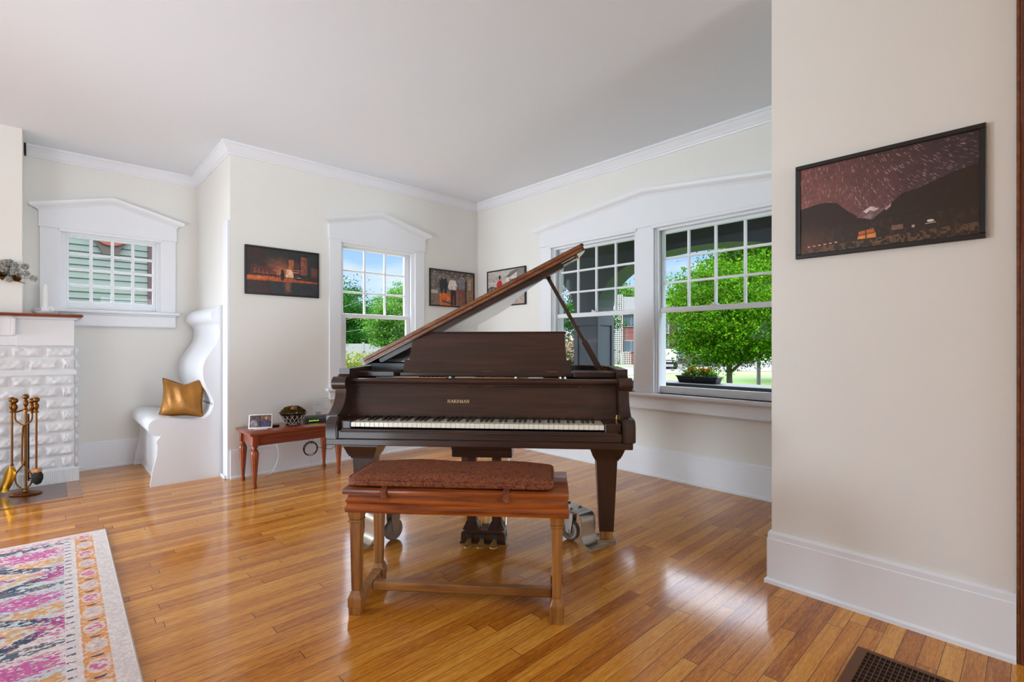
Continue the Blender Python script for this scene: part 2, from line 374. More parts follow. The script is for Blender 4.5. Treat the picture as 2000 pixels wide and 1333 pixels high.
def quads(name, Q, mat, parent=None):
    """Q: (N,4,3) array of free quads, one mesh"""
    n = len(Q); me = bpy.data.meshes.new(name)
    me.vertices.add(n*4); me.vertices.foreach_set('co', Q.reshape(-1).astype(np.float32))
    me.loops.add(n*4); me.loops.foreach_set('vertex_index', np.arange(n*4, dtype=np.int32))
    me.polygons.add(n); me.polygons.foreach_set('loop_start', np.arange(0, n*4, 4, dtype=np.int32))
    me.polygons.foreach_set('loop_total', np.full(n, 4, dtype=np.int32)); me.update(calc_edges=True); me.validate()
    me.materials.append(mat); return link(name, me, parent)
def leaves(P, size, flat=0.0):
    """leaf-shaped quads at points P"""
    n = len(P); a = rng.normal(size=(n, 3)); a[:, 2] *= 1-flat; a /= np.linalg.norm(a, axis=1)[:, None]
    b = rng.normal(size=(n, 3)); b[:, 2] *= 1-flat; b -= a*(a*b).sum(1)[:, None]; b /= np.linalg.norm(b, axis=1)[:, None]+1e-9
    s = size*(.6+.8*rng.random(n))[:, None]; a *= s; b *= s*.62
    return np.stack([P-a*.6, P+b*.5+a*.1, P+a*.8, P-b*.5+a*.1], 1)
def crown_points(c, rad, n, ncl, spread, shell=.55):
    d = rng.normal(size=(ncl, 3)); d /= np.linalg.norm(d, axis=1)[:, None]
    k = (shell+(1-shell)*rng.random(ncl))[:, None]
    C = np.array(c)+d*k*np.array(rad)
    i = rng.integers(0, ncl, n); s = spread*(.6+.8*rng.random(ncl))[i][:, None]
    g = rng.normal(size=(n, 3)); g[:, 2] *= .45
    return C[i]+g*s
def grid_mesh(name, o, ux, uy, colors, mat, parent=None, bend=None):
    """colour-per-vertex rectangular sheet; colors (h,w,3) sRGB 0..1, row 0 = top; o = top-left corner, ux right, uy down"""
    h, w = colors.shape[:2]
    o, ux, uy = (np.array(v, float) for v in (o, ux, uy))
    X, Y = np.meshgrid(np.linspace(0, 1, w), np.linspace(0, 1, h))
    V = o+X[..., None]*ux+Y[..., None]*uy
    idx = np.arange(h*w).reshape(h, w)
    F = np.stack([idx[:-1, :-1], idx[1:, :-1], idx[1:, 1:], idx[:-1, 1:]], -1).reshape(-1, 4)
    me = bpy.data.meshes.new(name); n = len(F)
    me.vertices.add(h*w); me.vertices.foreach_set('co', V.reshape(-1).astype(np.float32))
    me.loops.add(n*4); me.loops.foreach_set('vertex_index', F.reshape(-1).astype(np.int32))
    me.polygons.add(n); me.polygons.foreach_set('loop_start', np.arange(0, n*4, 4, dtype=np.int32))
    me.polygons.foreach_set('loop_total', np.full(n, 4, dtype=np.int32)); me.update(calc_edges=True)
    c = np.clip(colors, 0, 1); c = np.where(c <= .04045, c/12.92, ((c+.055)/1.055)**2.4)
    at = me.color_attributes.new('Col', 'FLOAT_COLOR', 'POINT')
    at.data.foreach_set('color', np.concatenate([c, np.ones((h, w, 1))], -1).reshape(-1).astype(np.float32))
    me.materials.append(mat); return link(name, me, parent)
def smooth_noise(h, w, cy, cx, seed, oct=3):
    r = np.random.default_rng(seed); out = np.zeros((h, w)); amp = 1; tot = 0
    for k in range(oct):
        gy, gx = max(2, int(cy*2**k)+2), max(2, int(cx*2**k)+2); g = r.random((gy, gx))
        y = np.linspace(0, gy-1.001, h); x = np.linspace(0, gx-1.001, w)
        iy, ix = y.astype(int), x.astype(int); fy, fx = (y-iy)[:, None], (x-ix)[None]
        fy = fy*fy*(3-2*fy); fx = fx*fx*(3-2*fx)
        v = (g[iy][:, ix]*(1-fx)+g[iy][:, ix+1]*fx)*(1-fy)+(g[iy+1][:, ix]*(1-fx)+g[iy+1][:, ix+1]*fx)*fy
        out += amp*v; tot += amp; amp *= .5
    return out/tot
class Canvas:
    def __init__(s, w, h, c=(0, 0, 0)):
        s.w, s.h = w, h; s.a = np.ones((h, w, 3))*np.array(c)/255
        s.x, s.y = np.meshgrid((np.arange(w)+.5)/w, (np.arange(h)+.5)/h)
    def put(s, mask, c, al=1.0):
        k = (mask*al)[..., None] if not isinstance(mask, bool) else al
        s.a = s.a*(1-k)+np.array(c)/255*k
    def rect(s, x0, y0, x1, y1, c, al=1.0): s.put(((s.x >= x0)&(s.x < x1)&(s.y >= y0)&(s.y < y1)).astype(float), c, al)
    def ell(s, cx, cy, rx, ry, c, al=1.0, soft=0):
        d = ((s.x-cx)/rx)**2+((s.y-cy)/ry)**2
        s.put(np.exp(-d*1.5) if soft else (d < 1).astype(float), c, al)
    def poly(s, pts, c, al=1.0):
        m = np.zeros((s.h, s.w), bool); n = len(pts)
        for i in range(n):
            (x0, y0), (x1, y1) = pts[i], pts[(i+1) % n]
            if y0 == y1: continue
            m ^= ((s.y >= min(y0, y1))&(s.y < max(y0, y1))) & (s.x < x0+(s.y-y0)*(x1-x0)/(y1-y0))
        s.put(m.astype(float), c, al)
    def line(s, x0, y0, x1, y1, t, c, al=1.0):
        m = t+2/s.h; j0, j1 = max(0, int((min(y0, y1)-m)*s.h)), min(s.h, int((max(y0, y1)+m)*s.h)+1)
        asp = s.w/s.h; i0, i1 = max(0, int((min(x0, x1)-m/asp)*s.w)), min(s.w, int((max(x0, x1)+m/asp)*s.w)+1)
        if j1 <= j0 or i1 <= i0: return
        px, py = s.x[j0:j1, i0:i1]*asp, s.y[j0:j1, i0:i1]; dx, dy = (x1-x0)*asp, y1-y0
        k = np.clip(((px-x0*asp)*dx+(py-y0)*dy)/(dx*dx+dy*dy+1e-12), 0, 1)
        d = np.hypot(px-x0*asp-k*dx, py-y0-k*dy); w = np.clip((t-d)*s.h+.5, 0, 1)[..., None]*al
        s.a[j0:j1, i0:i1] = s.a[j0:j1, i0:i1]*(1-w)+np.array(c)/255*w
    def grain(s, amt, cy, cx, seed):
        s.a = s.a*(1+amt*(smooth_noise(s.h, s.w, cy, cx, seed, 3)-.5)[..., None]*2)
# ------------------------------------------------------------------ room shell
ZC = 2.815; YB = 4.625; XR = 3.785; XT = 1.115; YL = 5.86; XN = 2.495; YN = .856; YBR = 5.434; XBR = -.143
def slab(name, boxes, mat, bev=0):
    bm = NB()
    for b in boxes: bx(bm, *b, bev)
    return struct(obj(name, bm, mat))
slab('floor', [(-5.1, 3.95, -6.6, 6.0, -.12, 0)], FLOOR)
slab('ceiling', [(-5.1, XT, -6.6, 6.02, ZC, ZC+.1), (XT, 3.95, -6.6, YB+.16, ZC, ZC+.1)], CEIL)
def holed(name, axis, p0, p1, u0, u1, holes, zt=ZC, zb=0):
    bm = NB(); us = sorted({u0, u1, *[h[0] for h in holes], *[h[1] for h in holes]})
    def add(a, b, c, d):
        if axis == 1: bx(bm, a, b, p0, p1, c, d)
        else: bx(bm, p0, p1, a, b, c, d)
    for a, b in zip(us, us[1:]):
        hs = [h for h in holes if h[0] <= a+1e-6 and h[1] >= b-1e-6]
        if hs: add(a, b, zb, hs[0][2]); add(a, b, hs[0][3], zt)
        else: add(a, b, zb, zt)
    return struct(obj(name, bm, WALL))
W1 = (.09, .80, 1.44, 2.134); W2 = (2.07, 2.90, .712, 2.134); W3A = (2.415, 3.41, .712, 2.134); W3B = (1.235, 2.234, .712, 2.134)
holed('wall_back', 1, YB, YB+.16, XT, XR+.16, [W2])
holed('wall_right', 0, XR, XR+.16, YN-.3, YB, [W3A, W3B])
holed('wall_alcove', 1, YL, YL+.16, -5.0, XT, [W1])
slab('wall_return', [(XT, XT+.12, YB+.16, YL+.16, 0, ZC)], WALL)
slab('wall_near', [(XN, XN+.14, .046, YN, 0, ZC)], WALL)
slab('wall_light_block', [(3.79, 3.95, -6.6, YN-.42, 0, ZC)], WALL)  # unseen wall, added to keep sky light from leaking through the doorway
slab('wall_near_back', [(XN+.14, XR+.16, YN-.42, YN-.3, 0, ZC)], WALL)
slab('wall_chimney', [(-3.0, XBR, YBR, YL, 1.376, ZC), (-3.0, XBR-1.9, YBR+.05, YL, 0, 1.376)], WALL)
holed('wall_left', 0, -5.1, -5.0, -6.6, 5.9, [(2.35, 4.85, .2, 2.6)])
holed('wall_rear', 1, -6.6, -6.5, -5.0, 2.7, [(.8, 2.4, .15, 2.6)])
slab('wall_near_rear', [(XN, XN+.14, -6.6, -.95, 0, ZC), (XN, XN+.14, -.95, .046, 2.62, ZC)], WALL)
# crown mouldings
CR = [(0, 0), (.012, 0), (.016, .012), (.024, .016), (.03, .03), (.052, .052), (.06, .068), (.07, .072), (.07, .09), (0, .09)]
def crown(name, path):
    bm = NB(); sweep(bm, path, CR, (0, 0, 1)); return struct(obj(name, bm, TRIM, smooth=25))
zc = ZC-.09
crown('trim_1', [(XR, YN+.2, zc), (XR, YB, zc), (XT, YB, zc), (XT, YL, zc), (-.128, YL, zc)])
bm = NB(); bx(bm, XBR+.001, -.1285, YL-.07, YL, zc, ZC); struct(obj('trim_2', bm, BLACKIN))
# baseboards: tall board, cap bead, shoe
BB = [(0, 0), (.026, 0), (.026, .016), (.016, .024), (.016, .208), (.013, .212), (.013, .234), (.008, .244), (0, .244)]
def baseboard(name, path):
    bm = NB(); sweep(bm, path, BB, (0, 0, 1)); return struct(obj(name, bm, TRIM, smooth=25))
baseboard('baseboard_right', [(XR, YN+.05, 0), (XR, YB, 0)])
baseboard('baseboard_back', [(XR, YB, 0), (XT+.0, YB, 0)])
baseboard('baseboard_alcove', [(XT, YL, 0), (.15, YL, 0)])
baseboard('baseboard_near', [(XN, .046, 0), (XN, YN, 0), (XN+.14, YN, 0)])
# corner board at the end of the back wall, behind the settle
bm = NB(); bx(bm, XT-.022, XT, YB+.002, YB+.145, 0, 2.17, .003); struct(obj('trim_3', bm, TRIM))
bm = NB(); bx(bm, XT-.04, XT-.022, YB+.02, YB+.16, 0, .03, .003); struct(obj('trim_4', bm, TRIM))
# stained casing of the doorway the camera looks through
d = sempty('door_1', 'reddish stained wooden doorway casing at the right edge', 'door frame')
bm = NB(); bx(bm, XN-.016, XN, -.11, .036, 0, 2.62, .004); obj('casing', bm, CASING, d)
bm = NB(); bx(bm, XN-.012, XN, .036, .046, 0, 2.62, .002); obj('edge_bead', bm, LIDEDGE, d)

# ------------------------------------------------------------------ windows
def TW(axis, P):      # (u, w, z): u along the wall, w outwards
    return (lambda bm, u0, u1, w0, w1, z0, z1, bev=0: bx(bm, u0, u1, P+w0, P+w1, z0, z1, bev)) if axis == 1 else \
           (lambda bm, u0, u1, w0, w1, z0, z1, bev=0: bx(bm, P+w0, P+w1, u0, u1, z0, z1, bev))
def sash(parent, name, B, u0, u1, z0, z1, g, w0, w1, cols, rows, mun):
    """g = glass rectangle (u0,u1,z0,z1)"""
    bm = NB()
    B(bm, u0, g[0], w0, w1, z0, z1, .002); B(bm, g[1], u1, w0, w1, z0, z1, .002)
    B(bm, g[0], g[1], w0, w1, z0, g[2], .002); B(bm, g[0], g[1], w0, w1, g[3], z1, .002)
    for i in range(1, cols):
        c = g[0]+(g[1]-g[0])*i/cols; B(bm, c-mun/2, c+mun/2, w0+.004, w1-.008, g[2], g[3], .003)
    for i in range(1, rows):
        c = g[2]+(g[3]-g[2])*i/rows; B(bm, g[0], g[1], w0+.0055, w1-.0095, c-mun/2, c+mun/2, .003)
    o = obj(name, bm, TRIM, parent)
    bm = NB(); wm = (w0+w1)/2+.004; B(bm, g[0]-.005, g[1]+.005, wm-.0015, wm+.0015, g[2]-.005, g[3]+.005)
    obj('glass_pane', bm, GLASS, o); return o
def surround(parent, axis, P, c0, c1, openings, zs, zap, peak, crown_tip, sill_ext=.035):
    B = TW(axis, P); zt = 2.134; uc = (c0+c1)/2
    bm = NB()
    edges = [c0]+[v for o in openings for v in o]+[c1]
    for a, b in zip(edges[0::2], edges[1::2]): B(bm, a, b, -.022, 0, zs, 2.146, .003)
    for a, b in openings: B(bm, a, b, -.022, 0, zt, 2.146, .002)
    obj('casing', bm, TRIM, parent)
    bm = NB()                                       # jambs lining the opening, and stop beads
    for a, b in openings:
        B(bm, a, a+.014, 0, .16, zs, zt); B(bm, b-.014, b, 0, .16, zs, zt); B(bm, a, b, 0, .16, zt-.014, zt)
        B(bm, a, b, .0, .19, zs-.03, zs)
        B(bm, a+.012, a+.03, .012, .036, zs, zt-.014, .002); B(bm, b-.03, b-.012, .012, .036, zs, zt-.014, .002)
        B(bm, a+.0305, b-.0305, .012, .036, zt-.034, zt-.012, .002)
    obj('jamb', bm, TRIM, parent)
    bm = NB()                                       # pointed frieze board
    pts = [(c0-.006, 2.146), (c1+.006, 2.146), (c1+.006, 2.278), (uc, 2.408), (c0-.006, 2.278)]
    prism(bm, pts, axis, P-.03, P); obj('frieze_board', bm, TRIM, parent)
    bm = NB()
    for a, b in openings: B(bm, a-.018, b+.018, -.034, -.022, 2.118, 2.146, .004)
    B(bm, c0-.012, c1+.012, -.036, -.0, 2.141, 2.150, .002)
    obj('head_bead', bm, TRIM, parent)
    bm = NB()                                       # crown of the pediment
    # mouldings rise to the point and return to the wall at both ends
    prof = [(0, 0), (0, .032), (.008, .037), (.016, .041), (.024, .052), (.034, .064), (.044, .070), (.062, .073), (.066, .073), (.066, 0)]
    sl = (2.408-2.278)/(uc-c0+.006); rows_ = []
    for up, o in prof:
        e = max(0, o-.03)*crown_tip/.043
        row = []
        for u in (c0-.006-e, uc, c1+.006+e):
            z = 2.408-sl*abs(u-uc)+up
            row.append(bm.verts.new((u, P-o, z) if axis == 1 else (P-o, u, z)))
        rows_.append(row)
    for A, C_ in zip(rows_, rows_[1:]+rows_[:1]):
        for i in (0, 1): bm.faces.new((A[i], A[i+1], C_[i+1], C_[i]))
    bm.faces.new([r_[0] for r_ in rows_]); bm.faces.new([r_[2] for r_ in rows_][::-1])
    obj('pediment', bm, TRIM, parent, smooth=25)
    bm = NB(); B(bm, c0-sill_ext, c1+sill_ext, -.062, .0, zs-.028, zs, .006); B(bm, c0-.012, c1+.012, -.036, 0, zs-.042, zs-.028, .004)
    obj('sill', bm, TRIM, parent)
    bm = NB(); B(bm, c0, c1, -.024, 0, zap, zs-.042, .003); B(bm, c0, c1, -.03, 0, zap, zap+.014, .004); obj('apron', bm, TRIM, parent)
w1 = sempty('window_1', 'small white sixteen-pane alcove window under a pointed pediment', 'window')
surround(w1, 1, YL, -.048, .928, [(.09, .80)], 1.44, 1.293, 2.41, .06)
sash(w1, 'sash', TW(1, YL), .104, .786, 1.445, 2.12, (.14, .746, 1.517, 2.086), .03, .07, 4, 4, .024)
w2 = sempty('window_2', 'tall white sash window in the back wall left of the piano lid', 'window')
surround(w2, 1, YB, 1.955, 3.018, [(2.07, 2.90)], .712, .60, 2.41, .06)
B2 = TW(1, YB)
sash(w2, 'upper_sash', B2, 2.085, 2.885, 1.40, 2.12, (2.134, 2.826, 1.44, 2.084), .076, .112, 3, 3, .02)
sash(w2, 'lower_sash', B2, 2.085, 2.885, .714, 1.435, (2.144, 2.826, .775, 1.395), .038, .074, 1, 1, .02)
w3 = sempty('window_3', 'wide white double sash window in the right wall facing the porch', 'window')
surround(w3, 0, XR, 1.09, 3.56, [(1.235, 2.234), (2.415, 3.41)], .712, .573, 2.41, .08)
B3 = TW(0, XR)
for a, b, g, gl in ((2.415, 3.41, (2.47, 3.366, 1.445, 2.08), (2.47, 3.372, .775, 1.40)), (1.235, 2.234, (1.29, 2.2, 1.445, 2.08), (1.285, 2.208, .775, 1.40))):
    sash(w3, 'upper_sash', B3, a+.016, b-.016, 1.405, 2.12, g, .076, .112, 4, 3, .02)
    lo = sash(w3, 'lower_sash', B3, a+.016, b-.016, .714, 1.44, gl, .038, .074, 1, 1, .02)
    for k in (.235, .765):
        bm = NB(); u = a+(b-a)*k
        tube(bm, [(XR+.036, u+.028*math.cos(t*PI/8), .745+.011*math.sin(t*PI/8)) for t in range(16)], .003, 6, True)
        bx(bm, XR+.034, XR+.038, u-.024, u+.024, .739, .751); obj('sash_lift', bm, TRIM, lo, smooth=40)
    bm = NB(); u = (a+b)/2; bx(bm, XR+.03, XR+.075, u-.025, u+.025, 1.44, 1.452, .003); tube(bm, [(XR+.04, u, 1.452), (XR+.035, u+.02, 1.462)], .005); obj('sash_lock', bm, TRIM, lo)
# ------------------------------------------------------------------ grand piano (local frame: x right, y away from the player, z up)
PR = math.radians(-48.1)
pn = thing('grand_piano', 'old dark brown grand piano with its lid propped open', 'piano', (1.492, 1.843, 0), PR)
def arc(cx, cy, r, a0, a1, n): return [(cx+r*math.cos(math.radians(a0+(a1-a0)*i/n)), cy+r*math.sin(math.radians(a0+(a1-a0)*i/n))) for i in range(n+1)]
def smooth_path(P, n=4, closed=False):
    out = []; m = len(P); P = [Vector(p) for p in P]
    for i in range(m if closed else m-1):
        p0, p1, p2, p3 = P[(i-1) % m] if (closed or i) else P[0], P[i], P[(i+1) % m], P[(i+2) % m] if (closed or i+2 < m) else P[-1]
        for k in range(n):
            t = k/n; out.append(.5*((2*p1)+(p2-p0)*t+(2*p0-5*p1+4*p2-p3)*t*t+(3*p1-p0-3*p2+p3)*t*t*t))
    if not closed: out.append(P[-1])
    return [tuple(v) for v in out]
# plan outline of the case, from right front round the tail to left front
RIM = smooth_path([(.745, .20), (.745, .40), (.74, .54), (.70, .63), (.63, .69), (.54, .735), (.455, .80), (.38, .885), (.315, 1.0), (.26, 1.12), (.19, 1.235), (.09, 1.32), (-.05, 1.375), (-.22, 1.405), (-.42, 1.41), (-.60, 1.375), (-.70, 1.29), (-.737, 1.15), (-.74, .8), (-.74, .4), (-.74, .20)], 3)
def wall_strip(bm, path, t, z0, z1):
    prof = [(0, z0), (t, z0), (t, z1-.004), (t-.004, z1), (.004, z1), (0, z1-.004)]
    sweep(bm, [(x, y, 0) for x, y in path], prof, (0, 0, 1))
bm = NB(); wall_strip(bm, RIM, .045, .64, 1.0); obj('case_rim', bm, PIANO, pn, smooth=35)
# arms (cheeks): S-profiled ends of the case, scroll on top
def arm(x0, x1, out):
    pr = [(.199, .64), (.0, .668), (.0, .775)]
    pr += [(.03, .785), (.062, .806), (.085, .832), (.098, .86), (.104, .892)]
    pr += [(.108, .955), (.135, .965), (.145, .972), (.145, 1.0), (.199, 1.0)]
    bm = NB(); prism(bm, pr, 0, x0, x1); o = obj('arm', bm, PIANOV, pn, smooth=30)
    bm = NB(); tube(bm, [(x0-(.016 if out < 0 else 0), .122, .926), (x1+(.016 if out > 0 else 0), .122, .926)], .034, 20)
    xe = x0-.016 if out < 0 else x1+.016
    tube(bm, [(xe, .122, .926), (xe+out*.006, .122, .926)], [.026, .018], 20); obj('scroll', bm, PIANO, o, smooth=40)
    return o
arm(-.738, -.682, -1); arm(.694, .742, 1)
for x0, x1, zt in ((-.724, -.666, .765), (.694, .752, .772)):
    bm = NB(); pr = [(-.042, .668), (.05, .668), (.05, zt+.008), (-.005, zt+.006), (-.03, zt-.006), (-.042, zt-.03)]
    prism(bm, pr, 0, x0, x1); bmesh.ops.bevel(bm, geom=bm.edges[:], offset=.005, segments=2, affect='EDGES')
    obj('cheek_block', bm, PIANOV, pn, smooth=40)
bm = NB(); bx(bm, -.727, .742, -.03, .62, .636, .668, .004); obj('keybed', bm, PIANO, pn)
bm = NB(); bx(bm, -.672, .694, -.028, -.006, .668, .708, .003); bx(bm, -.655, .678, -.024, -.004, .706, .714, .003); bx(bm, -.655, .678, -.034, -.026, .699, .7045, .002)
obj('key_slip', bm, PIANO, pn)
for x0, x1 in ((-.676, -.614), (.616, .692)):
    bm = NB(); bx(bm, x0, x1, -.004, .15, .70, .752, .004); obj('key_block', bm, PIANO, pn)
bm = NB(); bx(bm, -.70, .70, .01, .62, .668, .70); obj('key_frame', bm, BLACKIN, pn)
# keys
KW = 1.225/52; x0 = -.6125
wk = NB(); bx(wk, .0005, KW-.0005, -.002, .16, .722, .745, .0015); wkm = None
bk = NB(); prism(bk, [(.052, .744), (.16, .744), (.16, .757), (.06, .757)], 0, -.0055, .0055); bmesh.ops.bevel(bk, geom=bk.edges[:], offset=.0012, segments=1, affect='EDGES')
wko = obj('white_key', wk, IVORY, pn); bko = obj('black_key', bk, EBONY, pn); wko.location.x = x0
first = True
for i in range(1, 52):
    o = wko.copy(); COL.objects.link(o); o.location.x = x0+i*KW
nb = 0
for i in range(51):                       # lowest key is an A
    if i % 7 in (0, 2, 3, 5, 6):
        o = bko if nb == 0 else bko.copy()
        if nb: COL.objects.link(o)
        nb += 1; o.location.x = x0+(i+1)*KW+{0: .0015, 2: -.002, 3: .002, 5: -.002, 6: 0}[i % 7]
# fallboard with moulded top rail and lettering
TH = math.atan2(.04, .175)
FM = Matrix.Translation((0, .15, .742)) @ Matrix.Rotation(-TH, 4, 'X')      # fallboard plane: local z up the board
bm = NB(); bx(bm, -.700, .694, 0, .018, .004, .185, .003, FM); fb = obj('fallboard', bm, PIANO, pn)
bm = NB(); prism(bm, [(.172, .912), (.178, .922), (.168, .925), (.163, .934), (.168, .944), (.18, .947), (.226, .947), (.226, .93), (.2, .912)], 0, -.708, .697)
obj('top_rail', bm, PIANO, fb, smooth=40)
def letters():
    bm = NB(); S_ = .0165
    def q(pts, off): 
        P_ = [FM @ Vector((off+a*S_, -.0006, .084+b*S_)) for a, b in pts]; bm.faces.new([bm.verts.new(p) for p in P_])
    def bar(x, a, b, w, o): q([(x-w/2, a), (x+w/2, a), (x+w/2, b), (x-w/2, b)], o)
    def seg(ax, ay, bx_, by, w, o): q([(ax-w/2, ay), (ax+w/2, ay), (bx_+w/2, by), (bx_-w/2, by)], o)
    def serif(x, y, o, w=.3): q([(x-w/2, y-.03), (x+w/2, y-.03), (x+w/2, y+.03), (x-w/2, y+.03)], o)
    def bowl(cx, cy, rx, ry, a0, a1, o, w=.16):
        n = 10
        for i in range(n):
            s, t = [math.radians(a0+(a1-a0)*(i+k)/n) for k in (0, 1)]
            q([(cx+rx*math.cos(s), cy+ry*math.sin(s)), (cx+rx*math.cos(t), cy+ry*math.sin(t)), (cx+(rx-w)*math.cos(t), cy+(ry-w*.5)*math.sin(t)), (cx+(rx-w)*math.cos(s), cy+(ry-w*.5)*math.sin(s))], o)
    def H(o): [bar(x, 0, 1, .16, o) for x in (.12, .68)]; q([(.12, .46), (.68, .46), (.68, .56), (.12, .56)], o); [serif(x, y, o) for x in (.12, .68) for y in (.03, .97)]; return .92
    def A(o): seg(.08, 0, .42, 1, .09, o); seg(.76, 0, .42, 1, .18, o); q([(.2, .3), (.66, .3), (.62, .38), (.22, .38)], o); [serif(x, .03, o) for x in (.08, .76)]; return .92
    def R(o): bar(.12, 0, 1, .16, o); serif(.12, .03, o); bowl(.2, .75, .36, .25, 90, -90, o); seg(.66, 0, .3, .5, .18, o); q([(.1, .94), (.24, .94), (.24, 1), (.1, 1)], o); serif(.68, .03, o, .24); return .84
    def D(o): bar(.12, 0, 1, .16, o); bowl(.2, .5, .52, .5, 90, -90, o); serif(.12, .03, o); serif(.12, .97, o); return .86
    def Mm(o): bar(.1, 0, 1, .08, o); bar(.86, 0, 1, .16, o); seg(.46, 0, .12, 1, .16, o); seg(.46, 0, .86, 1, .09, o); [serif(x, .03, o) for x in (.1, .86)]; return 1.08
    def Nn(o): bar(.1, 0, 1, .08, o); bar(.72, 0, 1, .08, o); seg(.72, 0, .12, 1, .17, o); serif(.1, .03, o); serif(.72, .97, o); return .9
    seq = [H, A, R, D, Mm, A, Nn]; off = -.169
    for f in seq: off += f(off)*S_+.0012
    return bm, off
bm, _off = letters(); obj('lettering', bm, GOLDLET, fb, recalc=False)
for x in (-.688, .690):
    bm = NB(); tube(bm, [(x, .142, .752), (x, .142, .775)], .005, 10); tube(bm, [(x, .142, .756), (x, .142, .762)], .008, 10); obj('pivot_pin', bm, BRASS, fb, smooth=40)
# worn scratches on the fallboard
SCRM = plain('bare_wood_scratch', (140, 104, 78), .7)
for sx, sz, w, hgt in ((-.42, .15, .012, .002), (.02, .171, .035, .003), (.05, .171, .02, .002), (-.30, .173, .05, .0015), (-.68, .168, .01, .004), (.5, .17, .02, .002), (-.10, .168, .03, .0015)):
    bm = NB(); P_ = [FM @ Vector((sx+a, -.0006, sz+b)) for a, b in ((0, 0), (w*.7, hgt*.3), (w, hgt), (w*.3, hgt*.8))]; bm.faces.new([bm.verts.new(p) for p in P_]); obj('scratch', bm, SCRM, fb, recalc=False)
# what shows through the gap behind the fallboard
bm = NB(); bx(bm, -.69, .69, .26, .60, .70, .90); obj('action_cavity', bm, BLACKIN, pn)
for a, b, w_, z_ in ((-.46, -.20, .022, .9485), (-.15, .17, .022, .948), (.18, .40, .02, .945)):
    bm = NB(); bx(bm, a, b, .268, .268+w_, .90, z_, .002); obj('action_rail', bm, TANWOOD, pn)
for a, b in ((-.60, -.36), (-.16, -.05), (.24, .32)):
    bm = NB(); bx(bm, a, b, .30, .33, .90, .949, .003); obj('damper_felt', bm, FELT, pn)
for x in (-.175, .175, .41, .435):
    bm = NB(); bx(bm, x-.012, x+.012, .26, .30, .9, .9475, .003); tube(bm, [(x, .262, .945), (x, .262, .954)], .007, 8); obj('action_bracket', bm, STEEL, pn)
# music desk, its shelf and the flanking boards
bm = NB(); bx(bm, -.474, .497, .335, .62, .951, .968, .003); bx(bm, -.474, .497, .330, .345, .949, .972, .004); ms = obj('desk_shelf', bm, PIANO, pn)
DA = math.radians(20); DM = Matrix.Translation((0, .36, .971)) @ Matrix.Rotation(-DA, 4, 'X')
bm = NB(); hh = .232
prism(bm, [(-.462, 0), (.472, 0), (.472, .073), (.446, .073), (.438, hh), (-.424, hh), (-.436, .073), (-.462, .073)], 1, 0, .016, DM); md = obj('music_desk', bm, PIANO, pn)
bm = NB(); bx(bm, -.429, .446, -.006, .022, hh, hh+.009, .003, DM); obj('desk_cap', bm, PIANO, md)
for x in (-.40, 0.01, .37):
    bm = NB(); bx(bm, x-.03, x+.03, -.0015, .004, .004, .0065, 0, DM); obj('hinge', bm, LIDEDGE, md)
for a, b in ((-.700, -.492), (.484, .698)):
    bm = NB(); bx(bm, a, b, .285, .50, .950, .978, .003); obj('side_shelf', bm, PIANO, pn)
bm = NB(); bx(bm, -.690, -.466, .47, .68, .955, 1.018, .003); obj('side_ledge', bm, DUSTY_SHEEN, pn)
# plate, soundboard, strings
inner = [(x*.93, .25+(y-.25)*.96) for x, y in RIM if y > .5]
inner = [(.66, .62)]+[p for p in inner if p[1] > .66]+[(-.69, .62)]
bm = NB(); prism(bm, inner, 2, .80, .815); obj('soundboard', bm, TANWOOD, pn)
bm = NB(); ip = [(x*.97, .62+(y-.62)*.95) for x, y in inner]; prism(bm, [ip[0]]+ip[1:-1]+[ip[-1]], 2, .86, .868)
for k in range(5): tube(bm, [(-.5+.24*k, .63, .90), (-.6+.17*k, 1.25-abs(k-1.2)*.11, .90)], .016, 8)
obj('cast_iron_plate', bm, GOLDIRON, pn)
bm = NB()
for k in range(34): tube(bm, [(-.62+.036*k, .64, .905), (-.62+.027*k, 1.28-max(0, k-12)*.026, .905)], .0012, 4)
obj('strings', bm, BRASS, pn)
# lid: hinged on the left side, folded front flap lying on top
LA = math.radians(27.1); LM = Matrix.Translation((-.700, 0, 1.009)) @ Matrix.Rotation(-LA, 4, 'Y')     # x along the slope
def bull(bm, x0, x1, y0, y1, z0, z1, M):
    r = (z1-z0)/2; zc_ = (z0+z1)/2
    P_ = arc(x1-r, zc_, r, -90, 90, 6)+arc(x0+r, zc_, r, 90, 270, 6); prism(bm, P_, 1, y0, y1, M)
LID = [(-.015, .42), (1.405, .42), (1.405, .50), (1.385, .58), (1.335, .635), (1.25, .665), (1.17, .70), (1.09, .76), (1.02, .84), (.955, .95), (.905, 1.07), (.855, 1.19), (.78, 1.275), (.67, 1.315), (.52, 1.36), (.36, 1.385), (.2, 1.37), (.08, 1.31), (.01, 1.21), (-.015, 1.1)]
LID = LID[:3]+[p for p in smooth_path(LID[2:], 3)[1:]]
bm = NB()
A = [bm.verts.new(LM @ Vector((x, y, .002))) for x, y in LID]; Bv = [bm.verts.new(LM @ Vector((x, y, .022))) for x, y in LID]
bm.faces.new(A); bm.faces.new(Bv[::-1])
for i in range(len(LID)): bm.faces.new((A[i], A[(i+1) % len(LID)], Bv[(i+1) % len(LID)], Bv[i]))
bmesh.ops.bevel(bm, geom=[e for e in bm.edges if len(e.link_faces) == 2 and e.calc_face_angle(0) > 1.2], offset=.005, segments=2, affect='EDGES')
lid = obj('lid', bm, LIDTOP, pn, smooth=40)
bm = NB(); bull(bm, -.022, 1.412, .42, .80, .0235, .0435, LM); fl = obj('lid_flap', bm, LIDTOP, pn, smooth=40)
